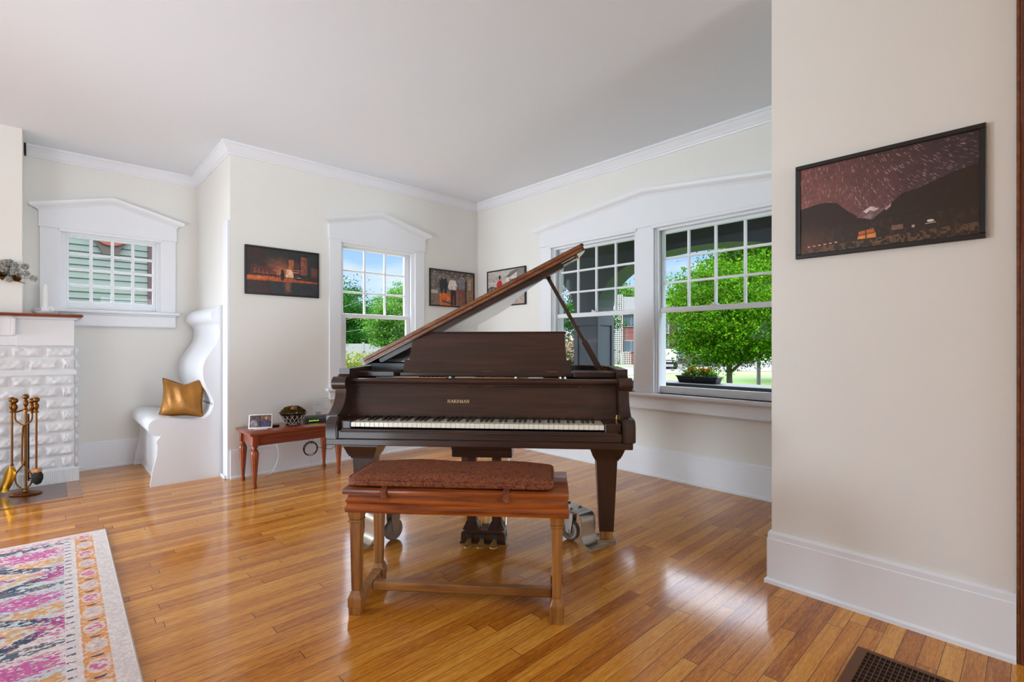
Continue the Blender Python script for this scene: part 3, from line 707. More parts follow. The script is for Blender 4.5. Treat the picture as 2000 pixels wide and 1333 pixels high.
bm = NB(); bx(bm, .0, 1.39, .4165, .4195, .0055, .0195, 0, LM); bx(bm, .0, 1.395, .4165, .4195, .0255, .0415, 0, LM); obj('fold_edge', bm, LIDEDGE, lid)
bm = NB(); tube(bm, [LM @ Vector((.0, .4175, .0227)), LM @ Vector((1.39, .4175, .0227))], .0022, 6); obj('piano_hinge', bm, BRASSD, lid)
SCR = plain('dark_screw', (60, 40, 26), .4, metal=.5)
bm = NB(); tube(bm, [(0, 0, 0), (0, -.0012, 0)], .0026, 8); sc0 = obj('hinge_screw', bm, SCR, lid); n_ = 0
for k in range(25):
    for zz in (.013, .034):
        o = sc0 if n_ == 0 else sc0.copy()
        if n_: COL.objects.link(o)
        o.location = LM @ Vector((.03+k*.056+(.02 if zz > .02 else 0), .4165, zz)); n_ += 1
bm = NB(); bull(bm, .07, 1.265, .45, .50, -.026, .002, LM); obj('lid_batten', bm, PIANO, lid, smooth=40)
bm = NB(); tube(bm, [LM @ Vector((1.26, .47, -.006)), LM @ Vector((1.355, .47, -.006))], .005, 10); tube(bm, [LM @ Vector((1.352, .47, -.012)), LM @ Vector((1.352, .47, .002))], .009, 12); obj('lid_latch', bm, BRASSD, lid, smooth=40)
# prop stick
bm = NB(); t0, t1 = Vector((.642, .58, .985)), Vector((.342, .58, 1.522)); dd = (t1-t0).normalized(); nn = dd.cross(Vector((0, 1, 0)))
for a, b, w, t in ((0, .30, .017, .012), (.27, 1, .0105, .010)):
    p, q_ = t0.lerp(t1, a), t0.lerp(t1, b); g = bmesh.ops.create_cube(bm, size=1)['verts']
    for v in g: v.co = p.lerp(q_, v.co.z+.5)+nn*(v.co.x*2*w)+Vector((0, 1, 0))*(v.co.y*2*t)
obj('prop_stick', bm, PIANO, pn)
bm = NB(); bx(bm, .318, .36, .55, .61, 1.515, 1.528, .003); obj('prop_cup', bm, BRASSD, pn)
bm = NB(); bx(bm, .63, .70, .56, .60, .972, .985, .002); tube(bm, [(.66, .56, .995), (.66, .60, .995)], .008, 10); tube(bm, [(.68, .575, .985), (.70, .575, 1.0)], .005, 8); obj('prop_hinge', bm, BRASSD, pn)
# legs with stepped capitals
def leg(cx, cy, s=1):
    bm = NB()
    def fr(z0, w0, z1, w1):
        P0 = [(-w0, -w0), (w0, -w0), (w0, w0), (-w0, w0)]; P1 = [(-w1, -w1), (w1, -w1), (w1, w1), (-w1, w1)]
        A = [bm.verts.new((cx+a, cy+b, z0)) for a, b in P0]; C_ = [bm.verts.new((cx+a, cy+b, z1)) for a, b in P1]
        bm.faces.new(A[::-1]); bm.faces.new(C_)
        for i in range(4): bm.faces.new((A[i], A[(i+1) % 4], C_[(i+1) % 4], C_[i]))
    fr(.09, .039, .488, .057); fr(.488, .064, .50, .066); fr(.50, .072, .513, .076); fr(.513, .078, .56, .096); fr(.56, .098, .636, .098)
    o = obj('leg', bm, PIANOV, pn)
    bm = NB(); bx(bm, cx-.035, cx+.035, cy-.035, cy+.035, .04, .09, .004); obj('leg_ferrule', bm, BENCHL, o); return o
leg(-.69, .40); leg(.668, .46); leg(-.22, 1.14)
# pedal lyre
ly = NB(); bx(ly, -.188, .148, .36, .50, .50, .56, .004); bx(ly, -.188, .148, .34, .56, .545, .637, .004)
lyre = obj('pedal_lyre', ly, PIANO, pn)
bm = NB(); bx(bm, -.137, .109, .36, .49, .03, .078, .004); prism(bm, [(-.137, .078), (.109, .078), (.088, .094), (-.116, .094)], 1, .37, .48); bx(bm, -.142, .114, .354, .496, .022, .034, .003); obj('pedal_box', bm, PIANO, lyre)
for c in (-.083, .058):
    bm = NB(); bx(bm, c-.026, c+.026, .40, .45, .12, .52, .003)
    A = [bm.verts.new((c+a, .425+b, .094)) for a, b in ((-.046, -.05), (.046, -.05), (.046, .05), (-.046, .05))]; Bq = [bm.verts.new((c+a, .425+b, .135)) for a, b in ((-.028, -.027), (.028, -.027), (.028, .027), (-.028, .027))]
    for i in range(4): bm.faces.new((A[i], A[(i+1) % 4], Bq[(i+1) % 4], Bq[i]))
    bm.faces.new(Bq); obj('lyre_post', bm, PIANOV, lyre)
for x in (-.03, -.012, .006):
    bm = NB(); tube(bm, [(x, .425, .09), (x, .425, .51)], .0032, 8); obj('pedal_rod', bm, BRASS, lyre)
for x in (-.105, .105):
    bm = NB(); tube(bm, [(x, .45, .10), (x*1.1, .62, .62)], .006, 8); obj('brace_rod', bm, ZINC, lyre)
for x in (-.086, -.016, .054):
    bm = NB(); pts = [(x, .37, .05), (x, .335, .046), (x, .31, .04), (x, .285, .036)]
    for (a, b), w in zip(zip(pts, pts[1:]), ((.010, .010), (.010, .018), (.018, .022))):
        A = [bm.verts.new((a[0]+s*w[0], a[1], a[2]+t)) for s, t in ((-1, 0), (1, 0), (1, .006), (-1, .006))]
        C_ = [bm.verts.new((b[0]+s*w[1], b[1], b[2]+t)) for s, t in ((-1, 0), (1, 0), (1, .006), (-1, .006))]
        for i in range(4): bm.faces.new((A[i], A[(i+1) % 4], C_[(i+1) % 4], C_[i]))
        bm.faces.new(C_); bm.faces.new(A[::-1])
    lathe(bm, [(0, 0), (.021, 0), (.021, .006), (0, .006)], Matrix.Translation((x, .283, .036)), 14)
    o = obj('pedal', bm, BRASS, lyre, smooth=40)
    bm = NB(); bx(bm, x-.013, x+.013, .352, .362, .04, .078, .002); obj('pedal_slot', bm, BLACKIN, o)

# ------------------------------------------------------------------ steel dolly the piano stands on
dl = thing('piano_dolly', 'steel piano dolly with rubber wheels under the piano legs', 'dolly', (1.492, 1.843, 0), PR)
HUB = Vector((-.08, .72, 0))
def dolly_arm(org, foot, wheel, wrot):
    f = Vector((*org, 0)); w = Vector((*wheel, 0)); d = (w-f).normalized(); s = Vector((-d.y, d.x, 0))
    ln = (w-f).length; zt = .196
    prof = [(.012, .03), (.035, .03)]+[(.035+.05*math.sin(a), .08-.05*math.cos(a)) for a in [k*PI/12 for k in range(1, 7)]]
    prof += [(.085, .14)]+[(.085+.045*(1-math.cos(a)), .151+.045*math.sin(a)) for a in [k*PI/12 for k in range(0, 7)]]+[(ln+.07, zt)]
    bm = NB(); t = .007
    L_ = []
    for i, (a, z) in enumerate(prof):
        p = prof[max(0, i-1)]; q_ = prof[min(len(prof)-1, i+1)]; tx, tz = q_[0]-p[0], q_[1]-p[1]; l = math.hypot(tx, tz); nx, nz = tz/l, -tx/l
        L_.append([bm.verts.new(f+d*(a+nx*k*t)+s*(.05*e)+Vector((0, 0, z+nz*k*t))) for k, e in ((0, -1), (0, 1), (1, 1), (1, -1))])
    for A, C_ in zip(L_, L_[1:]):
        for i in range(4): bm.faces.new((A[i], A[(i+1) % 4], C_[(i+1) % 4], C_[i]))
    bm.faces.new(L_[0]); bm.faces.new(L_[-1][::-1])
    br = obj('leg_bracket', bm, STEEL, dl, smooth=40)
    bm = NB()                                     # cup lips around the foot
    ft = Vector((*foot, 0)); R_ = Matrix.Translation(ft)
    for a, b, c_, e in ((-.05, .05, -.05, -.043), (-.05, .05, .043, .05), (.043, .05, -.05, .05)): bx(bm, a, b, c_, e, .03, .046, .002, R_)
    bx(bm, -.05, .05, -.05, .05, .022, .036, 0, R_)
    mid = f+d*.06; e0 = (ft-mid); nv = Vector((-e0.y, e0.x, 0)).normalized()*.045; A = [bm.verts.new(Vector((v.x, v.y, .0225))) for v in (mid-nv, mid+nv, ft+nv, ft-nv)]; C_ = [bm.verts.new(Vector((v.x, v.y, .0295))) for v in (mid-nv, mid+nv, ft+nv, ft-nv)]
    bm.faces.new(A); bm.faces.new(C_[::-1])
    for i in range(4): bm.faces.new((A[i], A[(i+1) % 4], C_[(i+1) % 4], C_[i]))
    obj('leg_cup', bm, STEEL, br)
    for a in (ln-.05, ln+.045):
        for e in (-.033, .033):
            c = f+d*a+s*e; bm = NB(); lathe(bm, [(.008, 0), (.008, .006), (0, .008)], Matrix.Translation((c.x, c.y, zt)), 8); obj('bolt', bm, MAT.get('dark_bolt') or plain('dark_bolt', (70, 58, 48), .4, metal=.8), br)
    bm = NB(); p = w+d*.05; q_ = HUB; dv = (q_-p); nv = Vector((-dv.y, dv.x, 0)).normalized()*.04
    for z0, z1 in ((zt, zt+.008),):
        A = [bm.verts.new(Vector((v.x, v.y, z0))) for v in (p-nv, p+nv, q_+nv, q_-nv)]; C_ = [bm.verts.new(Vector((v.x, v.y, z1))) for v in (p-nv, p+nv, q_+nv, q_-nv)]
        bm.faces.new(A); bm.faces.new(C_[::-1])
        for i in range(4): bm.faces.new((A[i], A[(i+1) % 4], C_[(i+1) % 4], C_[i]))
    obj('spoke_bar', bm, STEEL, dl)
    # caster
    W = Matrix.Translation(w+Vector((0, 0, .0605))) @ Matrix.Rotation(wrot, 4, 'Z') @ Matrix.Rotation(PI/2, 4, 'Y')
    bm = NB(); lathe(bm, [(.046, -.016), (.056, -.016), (.0605, -.009), (.0605, .009), (.056, .016), (.046, .016)], W, 32); tyre = obj('wheel', bm, RUBBER, dl, smooth=40)
    bm = NB(); lathe(bm, [(0, -.019), (.013, -.019), (.014, -.010), (.038, -.008), (.042, -.0165), (.047, -.0165), (.047, .0165), (.042, .0165), (.038, .008), (.014, .010), (.013, .019), (0, .019)], W, 32)
    for k in range(8):
        a = k*PI/4; c = W @ Vector((.027*math.cos(a), .027*math.sin(a), -.0095)); c2 = W @ Vector((.027*math.cos(a), .027*math.sin(a), .0095)); tube(bm, [c, c2], .005, 8)
    obj('wheel_hub', bm, ZINC, tyre, smooth=40)
    F = Matrix.Translation(w) @ Matrix.Rotation(wrot, 4, 'Z')
    bm = NB()
    for e in (-1, 1):
        pts = [(-.016, .047), (.016, .047), (.03, .13), (.03, .165), (-.03, .165), (-.03, .13)]
        prism(bm, pts, 0, e*.022-.002, e*.022+.002, F); tube(bm, [F @ Vector((e*.02, 0, .0605)), F @ Vector((e*.03, 0, .0605))], .009, 12)
    bx(bm, -.024, .024, -.03, .03, .150, .168, .003, F); lathe(bm, [(.034, .168), (.036, .180), (.03, .19)], F, 20)
    bx(bm, -.045, .045, -.045, .045, .188, .1955, .002, F); obj('caster_fork', bm, ZINC, dl, smooth=40)
dolly_arm((.622, .333), (.668, .46), (.472, .52), .95); dolly_arm((-.694, .25), (-.69, .40), (-.545, .437), -.55); dolly_arm((-.26, 1.20), (-.22, 1.14), (-.13, 1.0), .5)
bm = NB(); lathe(bm, [(0, .195), (.09, .195), (.09, .212), (0, .212)], Matrix.Translation(HUB), 24); obj('hub_plate', bm, STEEL, dl, smooth=40)

# ------------------------------------------------------------------ piano bench with cushion
bn = thing('piano_bench', 'worn red-brown wooden piano bench in front of the keyboard', 'bench', (1.492, 1.843, 0), PR)
bm = NB(); bx(bm, -.491, .437, -.381, -.02, .507, .53, .005, seg=2); obj('seat_board', bm, BENCHW, bn, smooth=40)
AP = [(0, 0), (.012, 0), (.014, .018), (.011, .022), (.006, .034), (.011, .046), (.011, .050), (.002, .064), (0, .075)]
bm = NB(); sweep(bm, [(.424, -.362, .432), (-.468, -.362, .432), (-.468, -.04, .432), (.424, -.04, .432)], [(a, b) for a, b in AP]+[(-.018, .075), (-.018, 0)], (0, 0, 1), True); obj('apron', bm, BENCHW, bn, smooth=30)
def bleg(cx, cy):
    bm = NB()
    def fr(z0, w0, z1, w1):
        A = [bm.verts.new((cx+a*w0, cy+b*w0, z0)) for a, b in ((-1, -1), (1, -1), (1, 1), (-1, 1))]; C_ = [bm.verts.new((cx+a*w1, cy+b*w1, z1)) for a, b in ((-1, -1), (1, -1), (1, 1), (-1, 1))]
        bm.faces.new(A[::-1]); bm.faces.new(C_)
        for i in range(4): bm.faces.new((A[i], A[(i+1) % 4], C_[(i+1) % 4], C_[i]))
    fr(0, .026, .032, .027); fr(.032, .029, .07, .029); fr(.07, .029, .10, .0175); fr(.10, .0175, .385, .0225)
    fr(.385, .027, .395, .027); fr(.395, .024, .43, .029); fr(.43, .029, .506, .029)
    bmesh.ops.bevel(bm, geom=bm.edges[:], offset=.0022, segments=1, affect='EDGES')
    return obj('leg', bm, BENCHL, bn)
for cx in (-.446, .39):
    for cy in (-.334, -.068): bleg(cx, cy)
for cx in (-.446, .39):
    bm = NB(); bx(bm, cx-.021, cx+.021, -.31, -.09, .034, .078, .006); bx(bm, cx-.025, cx+.025, -.31, -.09, .03, .042, .003); obj('side_rail', bm, BENCHS, bn)
bm = NB(); bx(bm, -.424, .369, -.222, -.182, .036, .074, .006); obj('stretcher', bm, BENCHS, bn)
cu = thing('seat_cushion', 'rust paisley tapestry cushion lying on the piano bench', 'cushion', (1.492, 1.843, .53), PR)
def cushion_mesh(bm, x0, x1, y0, y1, z0, z1, rc=.045, nx=40, ny=18):
    cx, cy, hx, hy = (x0+x1)/2, (y0+y1)/2, (x1-x0)/2, (y1-y0)/2
    def plan(u, v):        # rounded rectangle warp
        x, y = u*hx, v*hy; ax, ay = abs(x)-(hx-rc), abs(y)-(hy-rc)
        if ax > 0 and ay > 0:
            l = math.hypot(ax, ay); m_ = max(ax, ay); x = math.copysign(hx-rc+ax*m_/l, x); y = math.copysign(hy-rc+ay*m_/l, y)
        return cx+x, cy+y
    T, Bt = [], []
    for j in range(ny+1):
        for i in range(nx+1):
            u, v = -1+2*i/nx, -1+2*j/ny; X, Y = plan(u, v)
            e = min(1, (1-abs(u))*hx/.03)*min(1, (1-abs(v))*hy/.03); e = math.sqrt(max(0, e))
            puff = (1-u**4)*(1-v**4)*.012+.004*math.sin(5*X*3+2)*math.sin(Y*14)
            T.append(bm.verts.new((X, Y, z1-.012+.012*e+puff*e))); Bt.append(bm.verts.new((X, Y, z0+.006*(1-e))))
    W_ = nx+1
    for j in range(ny):
        for i in range(nx):
            a = j*W_+i; bm.faces.new((T[a], T[a+1], T[a+W_+1], T[a+W_])); bm.faces.new((Bt[a], Bt[a+W_], Bt[a+W_+1], Bt[a+1]))
    ring = [i for i in range(nx+1)]+[j*W_+nx for j in range(1, ny+1)]+[ny*W_+i for i in range(nx-1, -1, -1)]+[j*W_ for j in range(ny-1, 0, -1)]
    mid = []
    for a in ring:
        c = T[a].co; dx, dy = c.x-cx, c.y-cy; l = math.hypot(dx, dy); mid.append(bm.verts.new((c.x+dx/l*.006, c.y+dy/l*.006, (z0+z1)/2)))
    for k in range(len(ring)):
        a, b = ring[k], ring[(k+1) % len(ring)]; m0, m1 = mid[k], mid[(k+1) % len(ring)]
        bm.faces.new((T[a], m0, m1, T[b])); bm.faces.new((m0, Bt[a], Bt[b], m1))
    return [tuple(T[a].co) for a in ring], [tuple(Bt[a].co) for a in ring]
bm = NB(); rt, rb = cushion_mesh(bm, -.485, .372, -.352, -.03, .001, .045); obj('cushion_body', bm, CUSH, cu, smooth=60)
bm = NB(); tube(bm, rt, .004, 6, True); tube(bm, [(x, y, z+.004) for x, y, z in rb], .004, 6, True); obj('piping', bm, CUSH, cu, smooth=60)
for x in (-.318, .186):
    bm = NB(); P_ = [(x, -.354, .008), (x+.001, -.372, .003), (x+.002, -.386, -.004), (x+.004, -.389, -.020), (x+.006, -.390, -.036)]
    A = [[bm.verts.new((p[0]+e*.012, p[1]+k, p[2])) for k, e in ((0, -1), (0, 1), (-.004, 1), (-.004, -1))] for p in P_]
    for a, b in zip(A, A[1:]):
        for i in range(4): bm.faces.new((a[i], a[(i+1) % 4], b[(i+1) % 4], b[i]))
    bm.faces.new(A[0]); bm.faces.new(A[-1][::-1]); obj('cushion_tie', bm, CUSH, cu)
# ------------------------------------------------------------------ fireplace
YF = 5.45
fp = thing('fireplace', 'white painted rock-faced brick fireplace with a varnished mantel', 'fireplace', (0, YF, 0))
def rock(bm, o, ux, uy, nrm, w, h, depth, nx, ny, seed):
    r = np.random.default_rng(seed); o, ux, uy, nrm = map(Vector, (o, ux, uy, nrm)); V = []
    ph = r.random(6)*6
    for j in range(ny+1):
        for i in range(nx+1):
            u, v = i/nx, j/ny; e = min(1, min(u, 1-u)*w/.018)*min(1, min(v, 1-v)*h/.016)
            d = depth*e*(.45+.55*(1-abs(v-.38)*1.1)+.28*math.sin(9*u+ph[0])*math.sin(4*v+ph[1])+.22*math.sin(23*u+ph[2])*math.sin(9*v+ph[3])+.16*(r.random()-.5))
            if j in (0, ny) or i in (0, nx): d = 0
            V.append(bm.verts.new(o+ux*(u*w)+uy*(v*h)+nrm*max(0, d)))
    W_ = nx+1
    for j in range(ny):
        for i in range(nx): a = j*W_+i; bm.faces.new((V[a], V[a+1], V[a+W_+1], V[a+W_]))
bm = NB()
XF = .165
bx(bm, -.62, XF, .0, .40, .10, 1.12); bx(bm, -1.9, -1.72, 0, .40, 0, 1.12); bx(bm, -1.72, -.62, 0, .40, .86, 1.12); bx(bm, -1.72, -.62, .36, .40, 0, .86)
RH = .0955; rows = [(.122+i*RH) for i in range(8)]+[.922+i*.097 for i in range(2)]
sd = 0
for i, z in enumerate(rows):
    if i >= 8: h = .084
    else: h = .082
    x = XF-(.185 if i % 2 else .092)
    first = True
    x1 = XF-.004
    while x1 > -.60:
        w = .172 if not (first and i % 2 == 0) else .078
        rock(bm, (x1-w, -.002, z+.006), (1, 0, 0), (0, 0, 1), (0, -1, 0), w, h, .022, 18, 9, sd); sd += 1
        x1 -= w+.02; first = False
    rock(bm, (XF+.002, -.003, z+.006), (0, 1, 0), (0, 0, 1), (1, 0, 0), .17, h, .022, 10, 7, 900+i); rock(bm, (XF+.002, .205, z+.006), (0, 1, 0), (0, 0, 1), (1, 0, 0), .17, h, .022, 10, 7, 950+i)
obj('brickwork', bm, STONE, fp, smooth=42, recalc=False)
bm = NB(); prism(bm, [(.0, .872), (-.014, .876), (-.02, .888), (-.014, .90), (-.004, .908), (0, .918)], 0, -.62, XF+.012); obj('string_course', bm, STONE, fp, smooth=40)
bm = NB(); bx(bm, -.62, XF+.028, -.03, .41, 0, .118, .004)
for k in range(62): tube(bm, [(-.60+k*.0128, -.031, .008), (-.60+k*.0128, -.031, .112)], .004, 5)
obj('ribbed_plinth', bm, STONE, fp)
bm = NB(); bx(bm, -.178, XF-.002, -.03, .40, 1.118, 1.328, .004); obj('lintel_block', bm, STONE, fp)
bm = NB(); bx(bm, -1.9, -.178, .0, .40, 1.118, 1.328); prism(bm, [(0, 1.19), (-.012, 1.2), (-.012, 1.232), (-.022, 1.25), (-.024, 1.30), (-.03, 1.328), (0, 1.328)], 0, -1.9, -.178); bx(bm, -.20, -.176, -.075, 0, 1.20, 1.335, .004); obj('frieze', bm, STONE, fp, smooth=30)
bm = NB(); P_ = [(-.085, 1.345), (-.10, 1.35), (-.105, 1.36), (-.10, 1.37), (-.085, 1.374), (.40, 1.374), (.40, 1.345)]
prism(bm, P_, 0, -1.95, XF+.052); bmesh.ops.bevel(bm, geom=[e for e in bm.edges if abs(e.verts[0].co.x-e.verts[1].co.x) < 1e-5 and e.verts[0].co.x > 0], offset=.008, segments=2, affect='EDGES'); obj('mantel_shelf', bm, MANTEL, fp, smooth=40)
bm = NB(); bx(bm, -1.9, XF+.018, -.055, .40, 1.328, 1.345, .003); obj('mantel_bed', bm, STONE, fp)
bm = NB(); bx(bm, -1.9, .112, -.56, -.02, -.02, .004); obj('hearth_floor', bm, HEARTH, fp)
bm = NB(); bx(bm, .112, .192, -.63, .0, -.02, .005, .001); bx(bm, -1.9, .112, -.63, -.56, -.02, .005, .001); obj('hearth_border', bm, OAKTRIM, fp)
# candle in a white chamberstick
ch = thing('candle_holder', 'white ceramic candle holder with ring handle on the mantel', 'candle holder', (-.012, 5.50, 1.374))
bm = NB(); lathe(bm, [(0, 0), (.052, 0), (.072, .006), (.082, .022), (.078, .022), (.066, .008), (.0, .006)], seg=32); obj('dish', bm, WHITEC, ch, smooth=40)
bm = NB(); lathe(bm, [(.024, .004), (.027, .05), (.026, .056), (.019, .056), (.017, .02), (0, .02)], seg=24); obj('socket', bm, WHITEC, ch, smooth=40)
hd = Vector((.7276, -.686, 0))
bm = NB(); tube(bm, [hd*(.025+.042*math.sin(t*PI/9)*1.05)+Vector((0, 0, .016+.036*(1-math.cos(t*PI/9))*.55)) for t in range(0, 10)], .005, 8); obj('handle', bm, WHITEC, ch, smooth=50)
cd = thing('candle', 'plain white taper candle in the white holder on the mantel', 'candle', (-.012, 5.50, 1.396))
bm = NB(); lathe(bm, [(0, 0), (.0165, 0), (.0155, .205), (.012, .218), (.004, .224), (0, .224)], seg=20); obj('wax_body', bm, WAX, cd, smooth=40)
bm = NB(); tube(bm, [(0, 0, .222), (.001, 0, .234)], .0012, 6); obj('wick', bm, WHITEC, cd)
# small leaf left of the dish
bm = NB(); P_ = [Vector(p) for p in ((0, 0, 0), (.012, .012, .01), (.03, .004, .022), (.02, -.012, .012))]; bm.faces.new([bm.verts.new(p) for p in P_]); bm.faces.new([bm.verts.new(p+Vector((-.01, .004, .004))) for p in P_[::-1]])
tube(bm, [(0, 0, 0), (-.02, .016, .001)], .0015, 5)
o = obj('fallen_sprig', bm, WHITEC); o.location = (-.10, 5.45, 1.3775); tag(o, 'tiny pale dried sprig fallen beside the candle dish', 'sprig')
# vase of dried flowers reaching in at the left edge
vs = thing('flower_vase', 'stoneware vase on the mantel outside the left frame edge', 'vase', (-.47, 5.52, 1.374))
bm = NB(); lathe(bm, [(0, 0), (.05, 0), (.075, .05), (.07, .12), (.035, .18), (.03, .21), (.04, .225), (.03, .22), (.022, .2), (0, .19)], seg=28); obj('vase_body', bm, WHITEC, vs, smooth=40)
fl_ = thing('dried_flowers', 'bunch of dried white pompom flowers with brown leaves above the mantel', 'flowers', (-.47, 5.52, 1.57))
heads = [(-0.126, 1.74), (-0.122, 1.68), (-0.078, 1.648), (-0.171, 1.663), (-0.181, 1.707), (-0.183, 1.741), (-0.208, 1.765), (-0.234, 1.758), (-0.242, 1.703), (-0.223, 1.717), (-0.255, 1.74), (-0.187, 1.685), (-0.212, 1.679), (-0.213, 1.629), (-0.277, 1.722), (-0.284, 1.687)]
for k, (x, z) in enumerate(heads):
    c = Vector((x+.47, (-.12 if k % 3 else -.08), z-1.57)); base = Vector((0, 0, .03)); m_ = base.lerp(c, .5)+Vector((0, 0, .02))
    bm = NB(); tube(bm, [base, m_, c], .0016, 5); st = obj('flower_stem', bm, TWIG, fl_)
    n = 420; d = rng.normal(size=(n, 3)); d /= np.linalg.norm(d, axis=1)[:, None]; rad = .0225
    o = quads('bloom', leaves(np.array(c)+d*rad*(.75+.25*rng.random((n, 1))), .0105), BLOOM, st)
Pq = np.array([(-.30, -.1, 1.652), (-.25, -.1, 1.65), (-.20, -.1, 1.645), (-.27, -.11, 1.665), (-.18, -.1, 1.635), (-.32, -.1, 1.66)])-np.array([-.47, 0, 1.57])
i = rng.integers(0, len(Pq), 220); quads('dried_leaves', leaves(Pq[i]+rng.normal(size=(220, 3))*np.array([.02, .015, .009]), .022), HUSK, fl_)
bm = NB(); tube(bm, [(.12, -.1, .09), (.24, -.11, .066), (.345, -.12, .035)], [.006, .005, .003], 6); obj('twig', bm, TWIG, fl_)

# ------------------------------------------------------------------ fire tools on the hearth (local x = across the picture)
TR = math.radians(-43.3)
TL = (-.116, 5.20, .004)
ts = thing('fire_tool_stand', 'antique brass fireplace tool stand with oval foot on the hearth', 'tool stand', TL, TR)
KN = [(max(0, r_), z_) for r_, z_ in smooth_path([(0, 0), (.008, 0), (.010, .006), (.006, .012), (.013, .03), (.016, .045), (.012, .062), (.007, .068), (.007, .072), (.016, .08), (.019, .092), (.016, .104), (.008, .111), (0, .112)], 3)]
bm = NB(); lathe(bm, [(0, 0), (.098, 0), (.102, .006), (.092, .013), (.06, .018), (.022, .024), (.016, .04), (0, .04)], seg=40, sx=1, sy=.78); obj('foot', bm, BRASSD, ts, smooth=40)
bm = NB(); tube(bm, [(0, 0, .03), (0, 0, .62)], .008, 12); obj('post', bm, BRASSD, ts, smooth=40)
bm = NB(); tube(bm, [(-.088, 0, .615), (-.06, 0, .618), (-.02, 0, .632), (0, 0, .636), (.02, 0, .632), (.06, 0, .618), (.088, 0, .622)], .006, 8); lathe(bm, [(0, .622), (.03, .622), (.026, .632), (0, .640)], seg=16, sy=.6)
for s in (-.09, .09): tube(bm, [(s+.014*math.cos(t*PI/6), -.012+.012*math.sin(t*PI/6), .617) for t in range(12)], .0035, 6, True)
obj('hanger', bm, BRASSD, ts, smooth=40)
bm = NB(); lathe(bm, KN, Matrix.Translation((0, 0, .638)), 16); obj('finial', bm, BRASSD, ts, smooth=50)
def tool(name, label, cat, x, y=-.012): return thing(name, label, cat, tuple(Vector(TL)+Matrix.Rotation(TR, 3, 'Z') @ Vector((x, y, 0))), TR)
def knob(parent, x=0, z=.617, M_=BRASSD): bm = NB(); lathe(bm, KN, Matrix.Translation((x, 0, z)), 22); return obj('knob_handle', bm, M_, parent, smooth=50)
sh = tool('fire_shovel', 'brass fireplace shovel hanging at the left of the tool stand', 'shovel', -.092)
bm = NB(); tube(bm, [(0, 0, .215), (0, 0, .62)], .0065, 10); lathe(bm, [(.007, .212), (.010, .218), (.010, .228), (.007, .232)], seg=12); obj('shaft', bm, BRASSD, sh, smooth=40); knob(sh)
bm = NB(); NX, NY = 12, 12; V0, V1 = [], []
for j in range(NY+1):
    for i in range(NX+1):
        u, v = -1+2*i/NX, j/NY; w = .018+.026*min(1, v*4)**.6 if v < .6 else .044-.006*(v-.6)*2
        x = u*w-.055*v*v*.9-.0*v; z = .212-.19*v; y = -.006-.02*v-.014*(1-u*u)*min(1, (1-v)*3+.25)+.0
        V0.append(bm.verts.new((x, y, z))); V1.append(bm.verts.new((x, y+.002, z)))
for j in range(NY):
    for i in range(NX):
        a = j*(NX+1)+i; bm.faces.new((V0[a], V0[a+1], V0[a+NX+2], V0[a+NX+1])); bm.faces.new((V1[a], V1[a+NX+1], V1[a+NX+2], V1[a+1]))
obj('scoop', bm, plain('polished_brass', (190, 140, 46), .22, metal=1, var=.3, scale=25), sh, smooth=60)
br = tool('hearth_brush', 'brass handled hearth brush hanging at the right of the tool stand', 'brush', .09)
bm = NB(); tube(bm, [(0, 0, .18), (.0, 0, .62)], .0065, 10); obj('shaft', bm, BRASSD, br, smooth=40); knob(br)
bm = NB(); bx(bm, -.028, .03, -.02, .02, .165, .195, .006); obj('brush_head', bm, TANWOOD, br, smooth=40)
bm = NB(); lathe(bm, [(.022, .168), (.034, .15), (.036, .12), (.028, .09), (.010, .076), (0, .076)], Matrix.Translation((-.006, 0, 0)) @ Matrix.Rotation(.12, 4, 'Y'), 20, sy=.75); o = obj('bristles', bm, BRISTLE, br, smooth=50)
tg = tool('fire_tongs', 'brass fire tongs with two knobbed handles hanging in front of the stand post', 'tongs', 0, -.018)
for s in (-1, 1):
    bm = NB(); tube(bm, smooth_path([(s*.064, 0, .615), (s*.063, 0, .57), (s*.05, 0, .545), (s*.02, 0, .525), (0, -.003*s, .51), (s*-.006, -.004*s, .40), (s*-.006, -.004*s, .24), (s*.012, -.003*s, .215), (s*.055, 0, .16), (s*.064, 0, .12), (s*.05, 0, .075), (s*.006, 0, .038)], 5), .0055, 8); a_ = obj('tong_arm', bm, BRASSD, tg, smooth=50)
    knob(tg, s*.064, .61)
bm = NB(); lathe(bm, [(0, -.008), (.012, -.006), (.012, .006), (0, .008)], Matrix.Translation((0, 0, .24)) @ Matrix.Rotation(PI/2, 4, 'X'), 14); obj('rivet', bm, BRASSD, tg, smooth=40)
pk = tool('fire_poker', 'dark iron fire poker with a hooked tip behind the tongs', 'poker', .003, .017)
bm = NB(); tube(bm, [(0, 0, .60), (0, 0, .10), (.004, 0, .095)], .005, 8); tube(bm, smooth_path([(0, 0, .115), (.018, 0, .112), (.032, 0, .125), (.035, 0, .145)], 4), [.005]*4*3+[.002], 8); obj('shaft', bm, plain('dark_iron', (60, 48, 40), .45, metal=.8), pk, smooth=40)

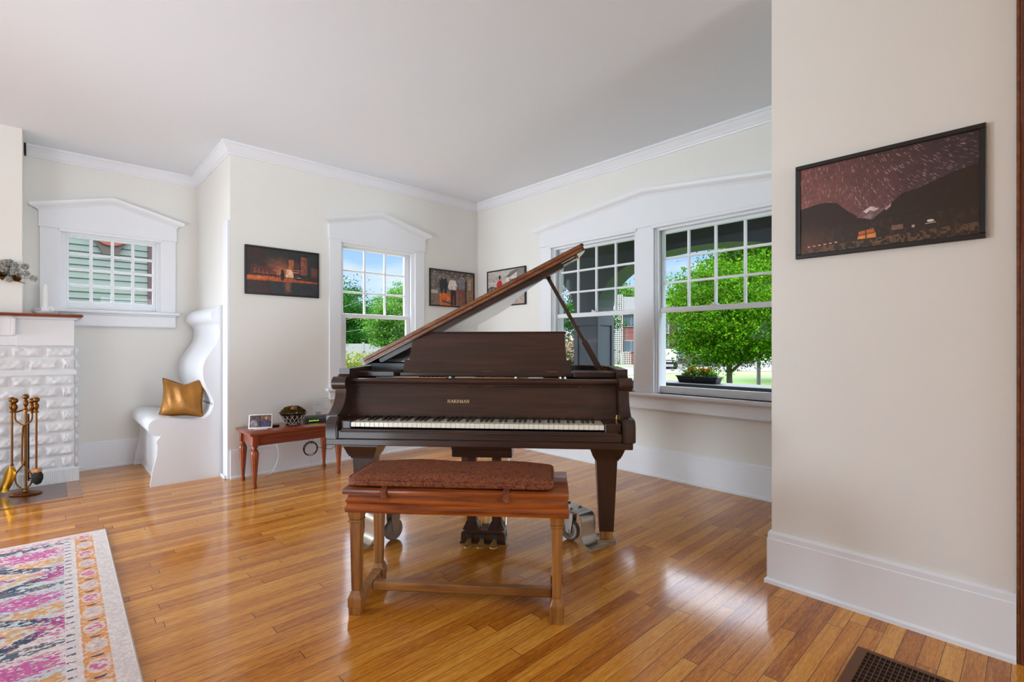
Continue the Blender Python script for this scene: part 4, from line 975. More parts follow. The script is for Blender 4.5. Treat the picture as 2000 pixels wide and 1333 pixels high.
# ------------------------------------------------------------------ built-in settle
se = thing('built_in_settle', 'white built-in wooden settle with scrolled end panel', 'settle', (0, 4.79, 0))
PROF = [(.592, .0), (.594, .03), (.606, .12), (.635, .238), (.640, .315), (.632, .35), (.640, .366)]
CURVE = smooth_path([(.664, .398), (.617, .402), (.586, .436), (.578, .475), (.590, .506), (.622, .530), (.675, .536), (.772, .520), (.884, .498), (.955, .505), (1.008, .550), (1.030, .628), (1.010, .70), (.968, .79), (.950, .893), (.965, .987), (1.003, 1.06), (1.058, 1.151), (1.078, 1.235), (1.064, 1.305), (1.028, 1.335), (1.008, 1.372), (1.024, 1.42), (1.06, 1.455), (1.092, 1.468)], 4)
bm = NB(); prism(bm, PROF+CURVE+[(1.10, 1.468), (1.10, 0)], 1, 0, .026); obj('end_panel', bm, TRIM, se, smooth=20)
def sheet(bm, P_, y0, y1, t):
    n = len(P_); R_ = []
    for i, (x, z) in enumerate(P_):
        p, q_ = P_[max(0, i-1)], P_[min(n-1, i+1)]; tx, tz = q_[0]-p[0], q_[1]-p[1]; l = math.hypot(tx, tz) or 1; nx, nz = tz/l, -tx/l
        R_.append([bm.verts.new((x, y0, z)), bm.verts.new((x, y1, z)), bm.verts.new((x+nx*t, y1, z+nz*t)), bm.verts.new((x+nx*t, y0, z+nz*t))])
    for A, B in zip(R_, R_[1:]):
        for i in range(4): bm.faces.new((A[i], A[(i+1) % 4], B[(i+1) % 4], B[i]))
    bm.faces.new(R_[0]); bm.faces.new(R_[-1][::-1])
ks = next(i for i, p in enumerate(CURVE) if p[0] > .955 and p[1] < .6 and i > 20)
bm = NB(); sheet(bm, CURVE[4:ks+8], 0.026, 1.006, .018); obj('seat_board', bm, TRIM, se, smooth=40)
bm = NB(); sheet(bm, CURVE[ks+6:], 0.026, 1.006, .014); obj('back_board', bm, TRIM, se, smooth=40)
bm = NB(); prism(bm, PROF+CURVE+[(1.10, 1.468), (1.10, 0)], 1, 1.006, 1.032); obj('far_end_panel', bm, TRIM, se, smooth=20)
bm = NB(); bx(bm, .655, .673, 0.026, 1.006, 0, .42); bx(bm, .645, .655, 0.026, 1.006, 0, .035, .003); obj('front_board', bm, TRIM, se)
# gold pillow on the seat
pil = thing('throw_pillow', 'square crushed gold velvet pillow on the white settle', 'pillow', (.85, 5.03, .672))
M_ = Matrix.Rotation(math.radians(-36), 4, 'Z') @ Matrix.Rotation(math.radians(-12), 4, 'X')
bm = NB(); n = 26; F_, B_ = [], []
for j in range(n+1):
    for i in range(n+1):
        u, v = -1+2*i/n, -1+2*j/n
        px_ = .178*u*(1-.13*(1-v*v)); pz = .168*v*(1-.11*(1-u*u))-(.045*(1-abs(u))**1.5 if v > .6 else 0)*(v-.6)/.4
        t = .075*((1-u*u)*(1-v*v))**.42+.006*math.sin(9*u+3*v)*(1-u*u)*(1-v*v)
        F_.append(bm.verts.new(M_ @ Vector((px_, -t, pz)))); B_.append(bm.verts.new(M_ @ Vector((px_, t, pz))))
for j in range(n):
    for i in range(n):
        a = j*(n+1)+i; bm.faces.new((F_[a], F_[a+1], F_[a+n+2], F_[a+n+1])); bm.faces.new((B_[a], B_[a+n+1], B_[a+n+2], B_[a+1]))
bmesh.ops.remove_doubles(bm, verts=bm.verts[:], dist=.0008); obj('pillow_cover', bm, GOLDF, pil, smooth=60)
bm = NB(); E_ = [(-1, -1), (1, -1), (1, 1), (-1, 1)]; pts = []
for (a, b), (c, d_) in zip(E_, E_[1:]+E_[:1]):
    for k in range(12):
        u, v = a+(c-a)*k/12, b+(d_-b)*k/12; pts.append(M_ @ Vector((.180*u*(1-.13*(1-v*v)), 0, .170*v*(1-.11*(1-u*u))-(.045*(1-abs(u))**1.5 if v > .6 else 0)*(v-.6)/.4)))
tube(bm, pts, .004, 6, True); obj('seam_piping', bm, GOLDF, pil, smooth=60)

# ------------------------------------------------------------------ low table by the back wall and what stands on it
tb = thing('side_table', 'low cherry wood table with fluted turned legs against the back wall', 'table', (1.52, 4.35, 0))
bm = NB(); bx(bm, -.383, .385, -.20, .20, .418, .442, .008, seg=2); bx(bm, -.375, .377, -.192, .192, .410, .42, .003); obj('tabletop', bm, CHERRY, tb, smooth=40)
bm = NB(); bx(bm, -.345, .347, -.165, -.147, .33, .412, .002); bx(bm, -.345, .347, .147, .165, .33, .412, .002); bx(bm, -.345, -.327, -.15, .15, .33, .412, .002); bx(bm, .329, .347, -.15, .15, .33, .412, .002); obj('apron', bm, CHERRY, tb)
for x in (-.338, .340):
    for y in (-.158, .158):
        bm = NB(); bx(bm, x-.022, x+.022, y-.022, y+.022, .325, .412, .002)
        lathe(bm, [(0, 0), (.016, 0), (.018, .012), (.018, .028), (.013, .03)], Matrix.Translation((x, y, 0)), 20)
        lathe(bm, [(.0125, .028), (.016, .08), (.023, .17), (.030, .25), (.0305, .275), (.024, .293)], Matrix.Translation((x, y, 0)), 48, flute=.10, nf=12)
        lathe(bm, [(.024, .290), (.026, .296), (.017, .304), (.017, .310), (.024, .318), (.022, .326)], Matrix.Translation((x, y, 0)), 24)
        obj('leg', bm, CHERRYV, tb, smooth=40)
ZT = .442
pf = thing('photo_frame', 'white digital photo frame tilted back at the left table end', 'photo frame', (1.255, 4.30, ZT), math.radians(-22))
FM2 = Matrix.Rotation(math.radians(-24), 4, 'X')
bm = NB(); bx(bm, -.088, .088, -.008, .008, .003, .125, .006, FM2, 2); obj('bezel', bm, WPLAST, pf, smooth=40)
cv = Canvas(60, 38, (60, 46, 48)); cv.rect(0, 0, .5, 1, (84, 70, 72)); cv.rect(.5, 0, 1, .5, (110, 84, 74)); cv.ell(.2, .7, .16, .35, (150, 140, 146)); cv.ell(.22, .3, .07, .1, (96, 66, 54)); cv.ell(.72, .68, .2, .4, (70, 64, 96)); cv.ell(.76, .28, .08, .11, (196, 120, 60)); cv.rect(.46, 0, .5, 1, (40, 32, 34)); cv.grain(.5, 8, 12, 3)
q0 = [FM2 @ Vector(p) for p in ((-.078, -.0088, .115), (.156, 0, 0), (0, 0, -.10))]
grid_mesh('screen', q0[0], Vector((.156, 0, 0)), FM2.to_3x3() @ Vector((0, 0, -.10)), cv.a, PRINT, pf)
bm = NB(); prism(bm, [(-.004, 0), (.07, 0), (.052, .06), (.03, .06)], 0, -.05, .05); obj('stand', bm, WPLAST, pf)
rc = NB(); bx(rc, -.03, .03, -.014, .014, 0, .018, .005, None, 2); o = obj('remote_control', rc, BPLAST, smooth=40); o.location = (1.385, 4.345, ZT); o.rotation_euler.z = -.5; tag(o, 'small black remote control lying beside the photo frame', 'remote control')
bw = thing('glass_bowl', 'cut crystal bowl heaped with dried moss on the low table', 'bowl', (1.535, 4.37, ZT))
bm = NB(); pr = [(0, .004), (.05, .0), (.062, .004), (.066, .016), (.088, .05), (.104, .085), (.118, .104), (.114, .106), (.098, .086), (.082, .052), (.058, .018), (0, .012)]
lathe(bm, pr, seg=48, flute=.05, nf=16); obj('bowl_body', bm, CRYSTAL, bw, smooth=30)
bm = NB()
for k in range(16):
    for sgn in (1, -1):
        tube(bm, [((.067+.04*t)*math.cos(k*PI/8+sgn*t*.5), (.067+.04*t)*math.sin(k*PI/8+sgn*t*.5), .014+.072*t) for t in (0, .25, .5, .75, 1)], .0017, 4)
obj('cut_pattern', bm, plain('crystal_edge', (216, 212, 208), .15, coat=1), bw)
n = 2600; d = rng.normal(size=(n, 3)); d /= np.linalg.norm(d, axis=1)[:, None]; d[:, 2] = np.abs(d[:, 2]); P_ = d*np.array([.10, .10, .065])*(.75+.3*rng.random((n, 1)))+np.array([0, 0, .092])
low = rng.random(n) < .4; P_[low] = (d[low]*np.array([.075, .075, -.06]))*(.6+.4*rng.random((low.sum(), 1)))+np.array([0, 0, .085])
o = quads('dried_moss', leaves(P_, .012), MOSS); o.location = bw.location; tag(o, 'heap of brown green dried moss in the crystal bowl', 'moss', kind='stuff')
for p_, r_ in (((1.525, 4.31, ZT+.145), .022),):
    bm = NB(); lathe(bm, [(r_*math.sin(a*PI/10), -r_*math.cos(a*PI/10)) for a in range(11)], seg=16, sx=1.3); o = obj('seed_pod', bm, plain('brown_pod', (120, 68, 46), .7, var=.3, scale=80), smooth=60); o.location = p_; tag(o, 'brown seed pod resting on top of the moss bowl', 'seed pod')
ro = thing('router', 'flat black router with green lights at the right table end', 'router', (1.775, 4.385, ZT), math.radians(-10))
bm = NB(); prism(bm, [(-.07, .0), (.075, .0), (.085, .02), (.07, .046), (.03, .056), (-.03, .05), (-.066, .03), (-.072, .012)], 0, -.13, .13); bmesh.ops.bevel(bm, geom=bm.edges[:], offset=.004, segments=2, affect='EDGES'); obj('shell', bm, BPLAST, ro, smooth=40)
for k in range(5): bm = NB(); bx(bm, -.105+k*.017, -.096+k*.017, -.0735, -.070, .018, .023); obj('status_light', bm, LEDG, ro)
sh_ = NB(); bx(sh_, -.075, .085, 0, .002, 0, .165, 0, Matrix.Rotation(math.radians(-5), 4, 'X')); o = thing('notice_sheet', 'white printed sheets propped on the wall behind the router', 'paper', (1.86, 4.548, ZT+.0)); obj('sheet', sh_, PAPER, o)
bm = NB()
for k in range(4): bx(bm, -.06+.08*(k % 2), -.01+.07*(k % 2), -.0012, 0, .03+.05*k, .034+.05*k+(.03 if k == 0 else 0), 0, Matrix.Rotation(math.radians(-5), 4, 'X'))
obj('printed_lines', bm, INK, o)
bm = NB()
for k in range(6): tube(bm, [(1.70+(.055+.004*(k % 3))*math.cos(t*PI/12), 4.40+.003*k, .20+(.055+.003*(k % 4))*math.sin(t*PI/12)+.002*k) for t in range(24)], .0022, 5, True)
tube(bm, smooth_path([(1.66, 4.46, .445), (1.665, 4.46, .36), (1.69, 4.41, .27), (1.71, 4.405, .25), (1.705, 4.40, .262), (1.72, 4.41, .30), (1.70, 4.44, .33), (1.695, 4.46, .42)], 5), .002, 5)
tube(bm, smooth_path([(1.75, 4.41, .21), (1.86, 4.48, .175), (1.93, 4.52, .15), (1.99, 4.54, .165), (2.10, 4.56, .13), (2.3, 4.57, .02), (2.42, 4.56, .003)], 5), .0022, 5); o = obj('cable_coil', bm, CORDB, smooth=60); tag(o, 'coiled thin black cable hanging under the low table', 'cable')
bm = NB(); tube(bm, smooth_path([(1.45, 4.53, .41), (1.455, 4.54, .28), (1.475, 4.55, .17), (1.46, 4.56, .08), (1.41, 4.54, .012), (1.34, 4.50, .004), (1.26, 4.50, .004)], 6), .003, 6); o = obj('white_cable', bm, CORDW, smooth=60); tag(o, 'white power cord running from the table to the floor', 'cord')
bm = NB(); tube(bm, smooth_path([(1.32, 4.53, .41), (1.325, 4.56, .31), (1.29, 4.58, .22), (1.27, 4.585, .20)], 6), .0018, 5); o = obj('speaker_wire', bm, CORDB, smooth=60); tag(o, 'short thin dark wire hanging behind the left table leg', 'wire')

# ------------------------------------------------------------------ framed photographs
def picture(name, label, axis, P, u0, u1, z0, z1, canvas, fw=.014):
    uc, zc_ = (u0+u1)/2, (z0+z1)/2
    t = thing(name, label, 'picture', (uc, P, zc_) if axis == 1 else (P, uc, zc_), 0 if axis == 1 else -PI/2, 'framed photographs on the walls')
    w, h = (u1-u0)/2, (z1-z0)/2
    bm = NB(); bx(bm, -w, w, -.022, -.001, h-fw, h, .002); bx(bm, -w, w, -.022, -.001, -h, -h+fw, .002); bx(bm, -w, -w+fw, -.022, -.001, -h+fw, h-fw, .002); bx(bm, w-fw, w, -.022, -.001, -h+fw, h-fw, .002); bx(bm, -w+.003, w-.003, -.008, -.002, -h+.003, h-.003)
    obj('frame', bm, FRAMEB, t)
    grid_mesh('photo_print', (-w+fw-.001, -.0135, h-fw+.001), (2*(w-fw)+.002, 0, 0), (0, 0, -2*(h-fw)-.002), canvas.a, PRINT, t); return t
def pic_night():      # tents under star trails
    c = Canvas(460, 300, (70, 48, 48)); x, y = c.x, c.y
    base = np.stack([112-62*x+46*y*(1-x)+10*x*y, 64-28*x+34*y*(1-x)+14*x*y, 58-16*x+30*y*(1-x)+22*x*y], -1)/255; c.a = base
    c.a *= (.86+.3*smooth_noise(c.h, c.w, 3, 5, 4))[..., None]
    r = np.random.default_rng(5)
    for _ in range(520):
        px_, py_ = r.random(), r.random()*.72; an = -1.35+1.0*max(0, px_-.35)*1.6 if px_ > .35 else -1.75+.9*px_; l = (.012+.03*r.random())*(1.1-py_*.6)
        # trails lean around the pole above right
        c.line(px_, py_, px_+l*math.cos(an)*.65, py_-l*math.sin(an), .0022, (230, 196, 180), .3+.5*r.random())
    c.poly([(0, .47), (.1, .44), (.17, .435), (.24, .46), (.3, .56), (.36, .64), (.44, .70), (.5, .75), (.5, 1), (0, 1)], (42, 20, 14))
    c.poly([(.36, .66), (.4, .60), (.445, .56), (.5, .60), (.56, .60), (.54, .68), (.44, .70)], (118, 92, 96)); c.poly([(.40, .605), (.445, .56), (.49, .60), (.46, .62), (.44, .60), (.42, .63)], (224, 200, 194)); c.poly([(.46, .66), (.44, .70), (.40, .67), (.44, .64)], (150, 122, 122))
    c.poly([(.52, .62), (.56, .56), (.62, .48), (.7, .46), (.8, .40), (.9, .35), (1, .32), (1, 1), (.4, 1), (.44, .72)], (40, 26, 18))
    c.poly([(.525, .61), (.56, .56), (.555, .60), (.53, .63)], (190, 160, 150))
    c.poly([(0, .74), (.3, .72), (.6, .76), (1, .70), (1, 1), (0, 1)], (44, 28, 18))
    m = (smooth_noise(c.h, c.w, 30, 60, 8, 2) > .56) & (y > .93-.05*x); c.put(m.astype(float), (140, 104, 74), .6)
    m = (smooth_noise(c.h, c.w, 24, 60, 9, 2) > .66) & (y > .72); c.put(m.astype(float), (84, 62, 44), .4)
    c.ell(.06, .88, .18, .2, (120, 58, 26), .5, True)
    c.poly([(.375, .82), (.46, .80), (.475, .87), (.475, .90), (.365, .90), (.372, .86)], (196, 104, 44)); c.poly([(.372, .865), (.474, .85), (.475, .90), (.366, .90)], (240, 150, 70)); c.line(.416, .81, .418, .9, .006, (110, 50, 22)); c.line(.372, .862, .474, .845, .005, (110, 50, 22))
    c.rect(.56, .80, .625, .85, (130, 96, 84), .9); c.rect(.67, .825, .685, .85, (190, 176, 168), .9); c.ell(.765, .805, .018, .012, (226, 216, 208)); c.line(.74, .83, .79, .825, .004, (190, 176, 168))
    for k in range(6): c.ell(.06+.035*k, .915-.003*k, .010, .007, (232, 170, 110))
    c.line(.47, .96, .6, .90, .004, (150, 120, 96), .8); c.grain(.16, 40, 60, 2); return c
def pic_street():     # lone figure in a burning-orange street at night
    c = Canvas(240, 156, (30, 16, 14)); x, y = c.x, c.y
    c.rect(.0, 0, .27, 1, (44, 20, 14)); c.rect(.27, 0, 1, .6, (32, 30, 32))
    c.ell(.46, .5, .20, .30, (206, 112, 64), .95, True); c.ell(.38, .33, .10, .14, (120, 66, 42), .6, True)
    c.poly([(.06, .36), (.28, .42), (.40, .50), (.40, .62), (.06, .62)], (92, 38, 22), .75)
    for k in range(5): c.rect(.1+.055*k, .45+.01*k, .12+.055*k, .58, (150, 66, 32), .7)
    c.poly([(.57, .20), (.645, .20), (.64, .6), (.57, .6)], (180, 96, 60), .9); c.poly([(.645, .22), (.73, .23), (.73, .60), (.645, .6)], (70, 40, 34)); c.rect(.645, .42, .73, .435, (200, 140, 100)); c.rect(.645, .47, .72, .485, (196, 140, 100))
    c.poly([(.75, .10), (.84, .12), (.84, .52), (.74, .52)], (150, 76, 54), .85); c.poly([(.90, .34), (1, .34), (1, .56), (.9, .56)], (130, 66, 50), .7); c.rect(.84, .1, .9, .5, (36, 38, 42))
    c.poly([(.54, .42), (.60, .42), (.64, .50), (.64, .64), (.53, .64)], (236, 190, 150), .95)
    c.rect(.0, .60, 1, .635, (96, 46, 26), .9); c.poly([(0, .62), (.3, .60), (.66, .64), (1, .66), (1, .70), (0, .72)], (176, 82, 34), .9); c.ell(.16, .655, .2, .045, (226, 112, 30), .9, True)
    c.rect(0, .72, .31, 1, (54, 24, 16)); c.poly([(.29, .72), (1, .70), (1, 1), (.34, 1)], (40, 42, 46)); c.ell(.56, .80, .05, .2, (170, 92, 62), .7, True)
    for k in range(7): c.line(.52, .74+.03*k, .60, .745+.03*k, .004, (206, 128, 92), .5)
    for k in range(12): c.ell(.10+.033*k, .585-.006*(k % 3), .012, .03, (28, 16, 18)); c.ell(.10+.033*k, .555-.01*(k % 2), .006, .008, (220, 130, 80))
    c.rect(.68, .58, .76, .65, (26, 24, 28)); c.rect(.69, .59, .75, .605, (226, 206, 190)); c.rect(.80, .56, 1, .66, (60, 34, 32), .7)
    c.ell(.482, .46, .016, .028, (16, 16, 22)); c.poly([(.468, .47), (.500, .47), (.514, .54), (.51, .66), (.462, .66), (.458, .54)], (18, 20, 30)); c.rect(.470, .65, .482, .70, (12, 12, 18)); c.rect(.492, .65, .504, .70, (12, 12, 18))
    c.grain(.3, 20, 30, 6); return c
def pic_men():        # three people seen from behind at a market
    c = Canvas(200, 132, (112, 100, 92)); x, y = c.x, c.y
    m = smooth_noise(c.h, c.w, 12, 18, 12, 3); c.a *= (.7+.6*m)[..., None]
    c.rect(0, 0, 1, .10, (70, 62, 56), .6); c.poly([(0, .62), (1, .55), (1, 1), (0, 1)], (132, 108, 92)); c.rect(0, .56, .16, .66, (190, 180, 172)); c.rect(.80, .1, 1, 1, (150, 118, 92), .8); c.rect(.86, .2, .93, .5, (196, 178, 156), .7)
    c.poly([(.2, .62), (.42, .66), (.46, 1), (.2, 1)], (222, 110, 36)); c.poly([(0, .96), (.12, .70), (.2, .66), (.2, 1)], (128, 104, 88)); c.line(.26, .86, .5, .94, .03, (84, 78, 82))
    c.poly([(.19, .24), (.26, .20), (.36, .22), (.38, .44), (.36, .64), (.31, .66), (.29, .48), (.26, .66), (.23, .66), (.2, .46)], (34, 40, 46)); c.ell(.275, .19, .03, .05, (120, 98, 84)); 
    c.poly([(.42, .27), (.48, .23), (.56, .25), (.60, .40), (.57, .54), (.45, .54), (.40, .50), (.39, .44)], (222, 212, 206)); c.poly([(.45, .53), (.575, .53), (.575, .98), (.53, .98), (.515, .64), (.50, .98), (.455, .98)], (70, 24, 26)); c.ell(.505, .18, .028, .055, (150, 110, 88)); c.ell(.50, .15, .06, .03, (86, 74, 66)); c.poly([(.46, .15), (.475, .10), (.53, .10), (.545, .15)], (96, 82, 72))
    c.poly([(.62, .22), (.70, .18), (.77, .22), (.79, .5), (.74, .56), (.64, .56), (.62, .4)], (126, 122, 136)); c.poly([(.63, .5), (.78, .5), (.80, 1), (.72, 1), (.70, .66), (.67, 1), (.62, 1)], (134, 84, 70)); c.ell(.70, .13, .03, .05, (170, 130, 110)); c.ell(.70, .10, .055, .022, (60, 54, 52)); c.rect(.79, .15, .83, 1, (52, 40, 38), .85)
    r = np.random.default_rng(3)
    for _ in range(40): c.ell(r.random(), r.random()*.3, .012, .012, (224, 214, 204), .7)
    c.grain(.25, 20, 30, 4); return c
def pic_red():        # person in a red coat before old houses
    c = Canvas(200, 132, (196, 186, 178)); x, y = c.x, c.y; c.a *= (.9+.2*smooth_noise(c.h, c.w, 3, 4, 15))[..., None]
    c.rect(0, .18, .5, .30, (150, 144, 142), .35); c.poly([(0, .48), (.1, .42), (.22, .46), (.36, .50), (1, .44), (1, .62), (0, .62)], (96, 88, 82)); c.rect(0, .60, 1, 1, (176, 160, 146)); 
    c.poly([(.50, .20), (.62, .08), (.78, .05), (.8, .60), (.54, .60), (.56, .26)], (206, 198, 190)); c.poly([(.48, .22), (.64, .06), (.80, .0), (.82, .08), (.60, .22)], (112, 104, 98)); c.poly([(.80, .02), (1, .0), (1, .6), (.78, .6)], (128, 120, 112))
    for k in range(3): c.rect(.60+.055*k, .27, .635+.055*k, .42, (70, 66, 64))
    for k in range(7): c.rect(0, .60+.012*k, .3, .606+.012*k, (70, 62, 58), .6)
    c.poly([(.26, .34), (.31, .28), (.37, .28), (.40, .36), (.40, .60), (.27, .62), (.245, .5)], (196, 40, 38)); c.ell(.333, .20, .028, .055, (84, 58, 48)); c.ell(.333, .17, .029, .035, (40, 30, 28)); c.poly([(.28, .60), (.39, .6), (.38, .95), (.29, .95)], (56, 48, 50))
    c.ell(.78, .88, .015, .02, (40, 34, 32)); m = (smooth_noise(c.h, c.w, 30, 40, 16, 2) > .56) & (y > .5) & (y < .72) & (x < .3); c.put(m.astype(float), (220, 212, 204), .8)
    c.grain(.16, 20, 30, 9); return c
picture('framed_photo', 'black framed photograph of a lone figure in an orange night street', 1, YB-.0005, 1.222, 1.856, 1.562, 1.983, pic_street())
picture('framed_photo', 'black framed photograph of people at a market, left of the corner', 1, YB, 3.09, 3.725, 1.562, 1.982, pic_men())
picture('framed_photo', 'black framed photograph of a person in red, half behind the piano lid', 0, XR, 3.785, 4.425, 1.566, 1.986, pic_red())
picture('framed_photo', 'large framed night sky photograph with lit tents on the near right wall', 0, XN, .122, .748, 1.511, 1.93, pic_night(), .0185)

# ------------------------------------------------------------------ rug
rg = thing('area_rug', 'pale patterned rug with orange border and magenta motifs', 'rug', (.254, 3.856, 0), math.radians(-.85))
def rug_canvas():
    w, h = 420, 860; W_, H_ = 1.2, 2.45          # metres covered: x from the right edge leftwards, y from the far edge nearer
    c = Canvas(w, h, (224, 212, 208)); X = (1-c.x)*W_; Y = c.y*H_
    fine = smooth_noise(h, w, 310, 110, 31, 1); wv = smooth_noise(h, w, 200, 46, 32, 3); bl = smooth_noise(h, w, 10, 6, 33, 3)
    field = X > .185
    c.put((field & (bl > .5)).astype(float), (198, 206, 208), .8)
    def blot(cx, cy, rx, ry, col, th, mask=None, src=None):
        d = ((X-cx)/rx)**2+((Y-cy)/ry)**2; n_ = wv if src is None else src
        m = (n_*.62+fine*.55-.28*d > th+.02) & (d < 1.5) & field; c.put(m.astype(float), col, .8)
    Pm = .62
    for k in range(5):
        y0 = .10+Pm*k
        for sx in (.42, .98):
            blot(sx-.10, y0+.16, .16, .09, (200, 66, 148), .40); blot(sx+.12, y0+.14, .16, .08, (206, 84, 150), .42)
            blot(sx, y0+.02, .30, .035, (50, 68, 92), .38); blot(sx+.04, y0+.25, .10, .05, (90, 110, 128), .44)
            blot(sx-.16, y0+.30, .16, .05, (222, 150, 70), .40); blot(sx+.10, y0+.33, .14, .05, (226, 160, 84), .44)
            d = abs((X-sx)/.26)+abs((Y-(y0+.46))/.17)
            m = (abs(d-.95) < .2) & (wv+.5*fine > .62) & field; c.put(m.astype(float), (44, 58, 84), .92)
            m = (d < .7) & (wv+.5*fine > .70) & field; c.put(m.astype(float), (224, 164, 90), .85)
            m = (d < .28) & (wv > .42) & field; c.put(m.astype(float), (150, 70, 160), .85)
            blot(sx-.22, y0+.48, .10, .12, (204, 70, 146), .45)
    m = field & (fine > .70) & (wv > .52); c.put(m.astype(float), (214, 176, 130), .6)
    m = field & (fine < .26) & (wv > .55); c.put(m.astype(float), (200, 120, 170), .5)
    # right border: plain band, orange band, dashes
    b = (X > .062) & (X < .138); c.put(b.astype(float), (222, 190, 170)); cyc = (Y/.155) % 1; id_ = np.floor(Y/.155).astype(int)
    c.put((b & (fine+.3*wv > .52)).astype(float), (226, 150, 78), .9); u = (X-.10)/.034; v = (cyc-.5)/.32
    c.put((b & (u*u+v*v < 1)).astype(float), (226, 208, 200), .85); c.put((b & (u*u+v*v < .55) & (fine > .45) & (id_ % 2 == 0)).astype(float), (214, 92, 150), .85); c.put((b & (u*u+v*v < .55) & (fine > .45) & (id_ % 2 == 1)).astype(float), (200, 180, 190), .8)
    c.put((b & (u*u/.5+((cyc-.02)/.1)**2 < .5)).astype(float), (66, 62, 100), .85); c.put((b & (abs(X-.064) < .006) | (abs(X-.136) < .004)).astype(float)*(fine > .4), (224, 150, 82), .9)
    ds = (X > .158) & (X < .182) & ((Y/.055) % 1 < .22) & (fine > .3); c.put(ds.astype(float), (62, 66, 100), .85)
    far = (Y < .05); c.put(far.astype(float), (224, 212, 208)); m = (Y > .03) & (Y < .045) & (X > .08) & (fine > .45); c.put(m.astype(float), (226, 164, 110), .85)
    m = (Y > .055) & (Y < .085) & (X > .14) & (fine+wv*.5 > .72); c.put(m.astype(float), (212, 110, 160), .7)
    c.a *= (.93+.14*smooth_noise(h, w, 300, 150, 40, 1))[..., None]; return c
grid_mesh('pile', (-1.2, 0, .011), (1.2, 0, 0), (0, -2.45, 0), rug_canvas().a, RUGM, rg)
bm = NB(); bx(bm, -1.2, .0, -2.45, .0, .001, .0105); tube(bm, [(-1.2, 0, .006), (0, 0, .006), (0, -2.45, .006)], .006, 8); obj('backing_and_binding', bm, RUGED, rg)

# ------------------------------------------------------------------ floor register
vt = thing('floor_register', 'bronze floor register grille by the near right baseboard', 'floor vent', (2.19, .452, 0))
bm = NB(); w, l, f = .35, .40, .032
bx(bm, -w, 0, -f, 0, .0, .005, .001); bx(bm, -w, 0, -l, -l+f, .0, .005, .001); bx(bm, -f*.62, 0, -l+f, -f, .0, .005, .001); bx(bm, -w, -w+f, -l+f, -f, .0, .005, .001); obj('register_frame', bm, VENT, vt)
bm = NB(); y = -f-.012
while y > -l+f: bx(bm, -w+f, -f*.62, y-.0011, y+.0011, .0012, .0045); y -= .0148
x = -f*.62-.024
while x > -w+f: bx(bm, x-.0018, x+.0018, -l+f, -f, .001, .0030); x -= .0255
obj('grille', bm, VENT, vt)
bm = NB(); bx(bm, -w+.004, -.004, -l+.004, -.004, .0002, .0009); obj('duct_dark', bm, VENTD, vt)
# ------------------------------------------------------------------ outdoors
ZG = -.6
slab('lawn', [(6.4, 90, -40, 80, ZG-.3, ZG), (-20, 6.4, 6.2, 80, ZG-.3, ZG)], GRASS)
# pale street and drive beyond the lawn
bm = NB(); prism(bm, [(24.2, 15.6), (33, 14.2), (36, 8), (44, 2), (60, 2), (60, 22), (37.5, 22.5), (36.3, 23.2), (27, 24.4), (24.6, 20)], 2, ZG, ZG+.02); struct(obj('street', bm, ROAD))
slab('floor_porch', [(XR+.16, 6.4, .2, 8.5, -.2, -.08)], PORCH_SHADE)
slab('ceiling_porch', [(XR+.16, 6.4, .2, 8.5, 2.95, 3.05)], PORCH_SHADE)
# arcaded porch wall: parapet, column, arches
XP, TP = 5.9, .385
def arch_line(yc, a, z0, b, n=28): return [(yc+a*math.copysign(abs(math.cos(t))**(2/2.45), math.cos(t)), z0+b*math.sin(t)**(2/2.45)) for t in [PI*k/n for k in range(n+1)]]
bm = NB(); zr = .60
arcs = [(2.93, 1.494, 1.55, .82), (6.35, 1.494, 1.55, .82)]
spans = [(.3, 1.436), (4.424, 4.856), (7.844, 8.4)]
def ap(bm, poly): prism(bm, poly, 0, XP, XP+TP)
for a, b in spans: ap(bm, [(a, zr), (b, zr), (b, 1.55), (a, 1.55)])
for (yc, a, z0, b), (l0, l1), (r0, r1) in zip(arcs, spans, spans[1:]):
    L_ = arch_line(yc, a, z0, b)                 # from +y side to -y side
    for p, q_ in zip(L_, L_[1:]): ap(bm, [p, q_, (q_[0], 2.95), (p[0], 2.95)])
for a, b in spans: ap(bm, [(a, 1.55), (b, 1.55), (b, 2.95), (a, 2.95)])
ap(bm, [(.3, -.2), (8.4, -.2), (8.4, zr), (.3, zr)])
bmesh.ops.remove_doubles(bm, verts=bm.verts[:], dist=.0005)
wp = struct(obj('wall_porch', bm, PORCH))
bm = NB(); bx(bm, XP-.05, XP+TP+.05, .3, 4.42, zr-.01, zr+.04, .006); bx(bm, XP-.05, XP+TP+.05, 4.86, 8.4, zr-.01, zr+.04, .006); obj('parapet_cap', bm, PORCH_SHADE, wp)
bm = NB()
for i, z in enumerate(np.arange(2.44, 2.95, .14)): bx(bm, XP-.012, XP, .3, 8.4, z, z+.13)
obj('upper_siding', bm, PORCH_SHADE, wp)
bm = NB()                                         # raised stiles framing the column panels
for (a, b) in ((4.424, 4.50), (4.78, 4.856)): bx(bm, XP-.02, XP-.001, a, b, .72, 1.42, .002)
bx(bm, XP-.02, XP-.001, 4.424, 4.856, 1.42, 1.54, .002); bx(bm, XP-.02, XP-.001, 4.424, 4.856, .645, .72, .002)
bx(bm, XP-.02, XP+.06, 4.404, 4.423, .645, 1.42, .002); bx(bm, XP+TP-.06, XP+TP+.01, 4.404, 4.423, .645, 1.42, .002); bx(bm, XP-.02, XP+TP+.01, 4.404, 4.423, 1.42, 1.54, .002)
obj('column_panelling', bm, PORCH, wp)
